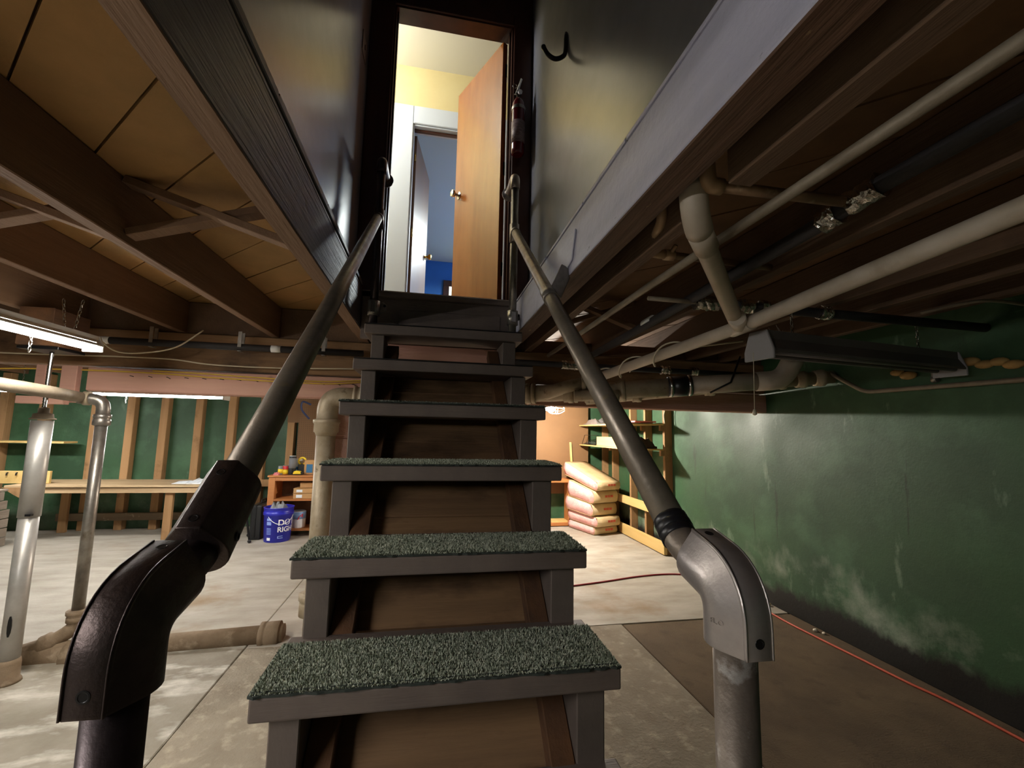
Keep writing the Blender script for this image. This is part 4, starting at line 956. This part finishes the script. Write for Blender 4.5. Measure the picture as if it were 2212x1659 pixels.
for x, y, z_, w, dpt, h, lab in ((P(652,1068,1,5.66).x+.03,5.60,sz,.22,.2,.062,'cardboard carton with white tag on the middle bookcase shelf'),(P(652,1068,1,5.66).x+.03,5.60,sz+.064,.22,.2,.055,'second cardboard carton stacked on the lower tagged one'),(P(655,1050,1,5.66).x+.05,5.64,sz+.121,.16,.15,.06,'smallest cardboard carton topmost on the shelf')):
    t = thing('cardboard_box', (x,y,z_), lab, 'box'); obj('carton', box(x-w/2,x+w/2,y,y+dpt,z_+.001,z_+h), 'cardboard', t, .003)
    obj('flap', box(x-w/2-.004,x+w/2+.004,y-.003,y+dpt*.5,z_+h-.004,z_+h+.0005), 'cardboard', t)
    if w > .2: obj('tag', box(x-w*.35,x-w*.05,y-.0015,y,z_+.012,z_+h*.75), 'paper', t)
tz = bkz
can(P(616,1015,1,5.66).x,5.68,tz,.036,.10,[(0,1,'redlab'),(.05,.6,'yellab')],'small red and yellow tin on the bookcase top',name='small_tin')
can(P(606,1015,1,5.66).x,5.66,tz,.028,.095,[(0,1,'greylab'),(.2,.7,'yellab')],'small grey tin with yellow label on the bookcase top, leftmost',name='small_tin')
can(P(631,1000,1,5.66).x,5.68,tz,.040,.215,[(0,1,'blackplastic'),(.35,.9,'greylab')],'tall grey spray can on the bookcase top','whiteprint','spray_can')
can(P(639,1000,1,5.70).x,5.81,tz,.045,.17,[(0,1,'paper'),(.3,.5,'bluelab')],'pale bottle behind the yellow tool on the bookcase','whiteprint','bottle','bottle')
x = P(645,1020,1,5.66).x
t = thing('hand_tool', (x,5.64,tz), 'black and yellow hand tool lying on the bookcase top', 'tool')
obj('body', B().box(x-.06,x+.055,5.61,5.69,tz+.001,tz+.035), 'blackplastic', t, .008); obj('yellow_grip', B().prism([(x-.05,5.605,tz+.012),(x+.04,5.605,tz+.012),(x+.03,5.605,tz+.045),(x-.01,5.605,tz+.05),(x-.04,5.605,tz+.045)], (0,.05,0)), 'yellab', t, .004)
t = thing('tape_measure', (x+.0,5.74,tz), 'yellow ring tool upright behind the black hand tool', 'tool')
obj('ring', tube([(x+.012+.04*math.cos(k*PI/8),5.74,tz+.155+.04*math.sin(k*PI/8)) for k in range(-3,12)], .012, 8), 'yellab', t)
obj('stem', box(x-.03,x+.04,5.725,5.755,tz+.001,tz+.118), 'blackplastic', t, .004)
obj('book', box(P(657,1010,1,5.66).x-.01,P(657,1010,1,5.66).x+.10,5.70,5.80,tz+.001,tz+.17), 'cardboard', None, .002, label='upright tan carton with blue panel at the right of bookcase top', cat='box')
bo = bpy.data.objects['book']; xx = P(660,1010,1,5.66).x
obj('blue_panel', box(xx,xx+.07,5.6985,5.70,tz+.02,tz+.12), 'bluelab', bo)
ragged('cleaning_cloth', P(591,1025,1,5.6).x,P(603,1025,1,5.6).x,5.58,5.70,tz+.001,.035,'folderpink','pinkish folded cloth at the left end of the bookcase top','cloth',9)

# bucket
bq = P(597,1166,2,FL); kx, ky = bq.x+.01, bq.y-.02
bu = thing('bucket', (kx,ky,FL), 'blue plastic bucket with white slogan standing before the bookcase', 'bucket')
obj('pail', B().lathe([(.128,0),(.132,.006),(.147,.285),(.154,.29),(.154,.315),(.149,.318),(.151,.36),(.156,.364),(.156,.37),(.143,.37),(.141,.30),(.12,.02)], (kx,ky,FL), 40), 'bluepl', bu)
def wraptext(txt, size, ang0, zc, rad, m, parent, name):
    cu = bpy.data.curves.new('t','FONT'); cu.body = txt; cu.size = size; cu.align_x = 'LEFT'; cu.offset = .0018
    to = bpy.data.objects.new('t', cu); C.objects.link(to); bpy.context.view_layer.update()
    me = to.evaluated_get(bpy.context.evaluated_depsgraph_get()).to_mesh(); b = B()
    vs = []
    for v in me.vertices:
        zz = zc+v.co.y; r = rad(zz-FL)+.0008; a = ang0+v.co.x/r; vs.append((kx+math.sin(a)*r, ky-math.cos(a)*r, zz))
    b.add(vs, [tuple(p.vertices) for p in me.polygons]); bpy.data.objects.remove(to); return obj(name, b, m, parent)
rad = lambda h: .132+.0525*h
va = math.atan2(-kx, ky)        # bearing that faces the stairs
wraptext('DO IT', .088, va-.01, FL+.185, rad, 'whiteprint', bu, 'slogan')
wraptext('RIGHT', .075, va-.03, FL+.115, rad, 'whiteprint', bu, 'slogan')
def patch(a0, a1, z0, z1, m, name):
    b = B(); n = 6; vs = []
    for i in range(n+1):
        a = va+a0+(a1-a0)*i/n
        for zz in (z0, z1): r = rad(zz)+.0009; vs.append((kx+math.sin(a)*r, ky-math.cos(a)*r, FL+zz))
    b.add(vs, [(2*i,2*i+2,2*i+3,2*i+1) for i in range(n)]); return obj(name, b, m, bu)
for z0, z1 in ((.235,.262),(.19,.225),(.15,.157),(.135,.142),(.12,.127),(.105,.112),(.09,.097)): patch(-.85,-.48,z0,z1,'lightblue','info_panel')
patch(-.82,-.52,.025,.055,'whiteprint','info_panel'); patch(.02,.42,.045,.052,'lightblue','emblem'); patch(.06,.40,.066,.072,'lightblue','emblem'); patch(.02,.08,.045,.072,'lightblue','emblem')
hpts = []
for i in range(17):
    a = va-.70+1.9*i/16; zz = FL+.28-.085*math.sin(PI*i/16)**.8; r = rad(zz-FL)+.006; hpts.append((kx+math.sin(a)*r, ky-math.cos(a)*r, zz))
obj('handle', tube(hpts, .0035, 7), 'whiteprint', bu)
gl = ragged('work_glove', kx-.09,kx+.08,ky-.08,ky+.09,FL+.30,.13,'greylab','grey gloves and rags heaped in the top of the blue bucket','gloves',12)
# case and tripod
cs = thing('equipment_case', (-1.87,5.5,FL), 'tall black plastic case standing left of the blue bucket', 'case')
xa = P(552,1160,1,5.45).x
obj('shell', box(xa-.075,xa+.045,5.45,5.95,FL+.001,-.87), 'blackplastic', cs, .02, 3); obj('lid_edge', box(xa-.02,xa-.01,5.445,5.955,FL+.03,-.865), 'blackmetal', cs)
obj('carry_handle', tube(arcpath([(xa-.015,5.6,-.87),(xa-.015,5.6,-.835),(xa-.015,5.75,-.835),(xa-.015,5.75,-.87)],.02,4), .009, 8), 'blackplastic', cs)
tq = P(506,1172,2,FL); tx_, ty_ = -2.0, 5.42
tp_ = thing('tripod_stand', (tx_,ty_,FL), 'black folding tripod stand with round head by the bench end', 'tripod')
hub = Vector((tx_,ty_,-.66))
for dx_, dy_ in ((.14,-.10),(-.10,-.12),(.02,.2)): 
    foot = Vector((tx_+dx_,ty_+dy_,FL+.02)); obj('leg', tube([hub, foot], .011, 8), 'blackmetal', tp_); obj('foot_pad', B().ball(foot, .02, 6), 'rubber', tp_)
    obj('brace', tube([hub+(foot-hub)*.55, Vector((tx_,ty_,-.95))], .006, 6), 'blackmetal', tp_)
obj('center_pole', tube([Vector((tx_,ty_,-1.0)), Vector((tx_-.10,ty_,-.45))], .013, 10), 'blackmetal', tp_)
obj('round_head', B().lathe([(.03,-.05),(.12,-.045),(.13,0),(.12,.045),(.03,.05)], P(497,1018,1,5.42), 24, (.3,-1,0)), 'blackplastic', tp_)
obj('knob', B().lathe([(.02,0),(.02,.025)], hub+Vector((.01,-.01,.02)), 8, (0,-1,0)), 'blackplastic', tp_)
# ------------------------------------------------------------------ RIGHT BACK: cabinet, insulation, shelves
c0_ = P(1237,1132,2,FL); cxr = c0_.x
cy_ = 5.84; xr = P(1234,1080,1,cy_).x
cb_ = thing('open_cabinet', (xr-.35,cy_+.2,FL), 'empty orange wooden cabinet box lying open beside the insulation', 'cabinet')
zt = P(1234,1036,1,cy_).z
obj('side_panel', box(xr-.025,xr,cy_,cy_+.24,FL,zt), 'cabwood', cb_, .003); obj('side_panel', box(xr-.75,xr-.725,cy_,cy_+.24,FL,zt), 'cabwood', cb_, .003)
obj('top_board', box(xr-.724,xr-.026,cy_,cy_+.24,zt-.022,zt), 'cabwood', cb_, .003); obj('bottom_board', box(xr-.724,xr-.026,cy_,cy_+.24,FL+.04,FL+.062), 'newwood', cb_, .003)
obj('face_frame', box(xr-.05,xr+.004,cy_-.018,cy_-.001,FL+.01,zt+.004).box(xr-.70,xr-.05,cy_-.018,cy_-.001,zt-.04,zt+.004).box(xr-.70,xr-.05,cy_-.018,cy_-.001,FL+.01,FL+.055), 'cabwood', cb_, .003)
def batt(x0, x1, y0, y1, z0, h0, h1, lift, seed, label):
    """folded kraft-faced batt: pink fibre core, paper wrapped over top, bottom and the rounded near end"""
    r = random.Random(seed); t = thing('insulation_batt', ((x0+x1)/2,(y0+y1)/2,z0), label, 'insulation', 'stacked insulation batts')
    n = 10; piv = Vector((x0,y0,0)); ca, sa = math.cos(.31), math.sin(.31)
    def turn(b):
        b.v = [Vector((piv.x+(v.x-piv.x)*ca-(v.y-piv.y)*sa, piv.y+(v.x-piv.x)*sa+(v.y-piv.y)*ca, v.z)) for v in b.v]; return b
    def sec(k):                        # y, zlow, zhigh along the length
        s = k/n; y = y0+(y1-y0)*s; bul = 1-.0*s
        return y, z0+lift*s+.006, z0+lift*s+h0+(h1-h0)*s-.006
    core = B(); vs = []; m_ = 7
    for k in range(n+1):
        y, a, b = sec(k)
        for x in (x0,x1):
            for j in range(m_+1):
                f = j/m_; bulge = .022*math.sin(PI*f)*(1 if x == x0 else -1); vs.append((x-bulge*(1+.3*r.random()), y+(.03*math.cos(PI*f/1) if 0 else 0), a+(b-a)*f))
    w = 2*(m_+1); fs = []
    for k in range(n):
        for j in range(m_):
            fs.append((k*w+j,(k+1)*w+j,(k+1)*w+j+1,k*w+j+1)); o = m_+1; fs.append((k*w+o+j,k*w+o+j+1,(k+1)*w+o+j+1,(k+1)*w+o+j))
        fs.append((k*w+m_,(k+1)*w+m_,(k+1)*w+2*m_+1,k*w+2*m_+1)); fs.append((k*w,k*w+m_+1,(k+1)*w+m_+1,(k+1)*w))
    fs.append(tuple(range(m_+1))+tuple(range(2*m_+1,m_,-1))); e = n*w; fs.append(tuple(e+i for i in range(m_,-1,-1))+tuple(e+i for i in range(m_+1,2*m_+2)))
    core.add(vs, fs, True); obj('fiber_core', turn(core), 'pinkfiber', t)
    pp = B(); out = []
    for k in range(n,-1,-1):
        y, a, b = sec(k); out.append((y,b+.003))
    y, a, b = sec(0); hh = (b-a)/2
    for j in range(1,10):
        th = PI/2+PI*j/10; out.append((y0+math.cos(th)*hh*.75, (a+b)/2+math.sin(th)*(hh+.003)))
    for k in range(n+1):
        y, a, b = sec(k); out.append((y,a-.003))
    N = len(out); vv = []
    for x in (x0-.004,(x0*2+x1)/3,(x0+2*x1)/3,x1+.004):
        for y, zz in out: vv.append((x, y+r.uniform(-.004,.004), zz+r.uniform(-.002,.002)))
    ff = [(i*N+j,i*N+j+1,(i+1)*N+j+1,(i+1)*N+j) for i in range(3) for j in range(N-1)]
    pp.add(vv, ff, True); pa = obj('kraft_facing', turn(pp), 'kraft', t)
    sm_ = pa.modifiers.new('thickness','SOLIDIFY'); sm_.thickness = .002
    for i in range(3):
        xx = x0+(x1-x0)*(.45+.12*i); zz = (sec(0)[1]+sec(0)[2])/2+.01
        obj('print_mark', turn(box(xx,xx+.035,y0-hh*.77-.002,y0-hh*.72,zz-.014,zz+.012)), 'redprint', t)
    return t
hs = [.100,.125,.155,.160,.120]; z = FL
labs = ['pink insulation batt lowest in the stack by the right wall','pink insulation batt second from the floor in the stack','pink insulation batt in the middle of the stack','pink insulation batt second from the top of the stack','pink insulation batt topmost in the stack, tilted up at the rear']
slope = 0; 
for i, hgt in enumerate(hs):
    dx_ = (.02,.03,-.02,-.01,.03)[i]; h1 = hgt+(.01,.01,.02,.05,.06)[i]
    batt(2.05+dx_,2.42+dx_*.5,5.28+(.02,-.03,.02,.0,-.04)[i],(5.80,5.80,5.80,5.76,5.90)[i],z,hgt,h1,slope+(.05 if i == 4 else 0),i,labs[i]); z += hgt+.002; slope += h1-hgt
# wall shelves on the right studs
for zz, lab in ((.128,'upper pale plywood shelf fixed to the right wall studs'),(-.145,'lower pale plywood shelf fixed to the right wall studs')):
    sh = thing('plank_shelf', (2.3,5.2,zz), lab, 'shelf')
    obj('shelf_board', box(2.14,XR-.092,4.36,6.04,zz-.016,zz), 'newwood', sh, .002)
    for y in (4.37,4.80,5.18,5.72): obj('cleat', box(XR-.135,XR-.092,y-.02,y+.02,zz-.075,zz-.0165), 'stud', sh, .002)
zs = .129
ragged('silver_bag', 2.18,2.36,5.45,5.95,zs,.09,'silverbag','silver wrapped bundle on the upper right shelf','bag',21)
obj('folder', box(2.2,2.46,4.55,5.05,zs,zs+.012), 'folderpurple', None, .002, label='purple folder lying on the upper right shelf', cat='folder')
obj('folder', box(2.22,2.47,4.45,4.95,zs+.0125,zs+.030), 'folderpink', None, .002, label='pink folder stacked on the purple one, upper right shelf', cat='folder')
zs = -.144
wrk = thing('wire_rack', (2.3,5.7,zs), 'black wire rack leaning on the lower right shelf', 'rack')
bb = B()
for i in range(9): bb.tube([(2.17,5.50+i*.055,zs+.005),(2.40,5.50+i*.055,zs+.10)], .003, 5)
bb.tube([(2.17,5.48,zs+.005),(2.17,5.96,zs+.005)], .0045, 6).tube([(2.40,5.48,zs+.10),(2.40,5.96,zs+.10)], .0045, 6)
obj('wires', bb, 'blackmetal', wrk); obj('frame', B().tube([(2.16,5.47,zs+.005),(2.20,5.47,zs+.13),(2.20,5.97,zs+.13),(2.16,5.97,zs+.005)], .004, 6), 'blackmetal', wrk)
obj('wood_plank', box(2.16,2.20,4.62,5.42,zs,zs+.115), 'newwood', None, .003, label='pale lumber offcut on edge on the lower right shelf', cat='plank')
ragged('dark_bundle', 2.22,2.46,4.42,4.60,zs,.13,'darkcloth','dark brown bundle at the near end of the lower right shelf','bag',25)

# cobwebs by the unlit lamp
cw = B(); rr = random.Random(4); q0 = P(1665,735,2,.50)
for i in range(14):
    a = q0+Vector((rr.uniform(-.03,.06),rr.uniform(-.03,.03),rr.uniform(.0,.08))); b = a+Vector((rr.uniform(-.03,.06),rr.uniform(-.03,.03),rr.uniform(-.09,-.03)))
    cw.tube([a,(a+b)/2+Vector((0,0,-.006)),b], .0011, 4)
obj('cobweb', cw, 'dust', None, kind='stuff', label='dusty cobweb strands above the unlit shop light', cat='cobweb')
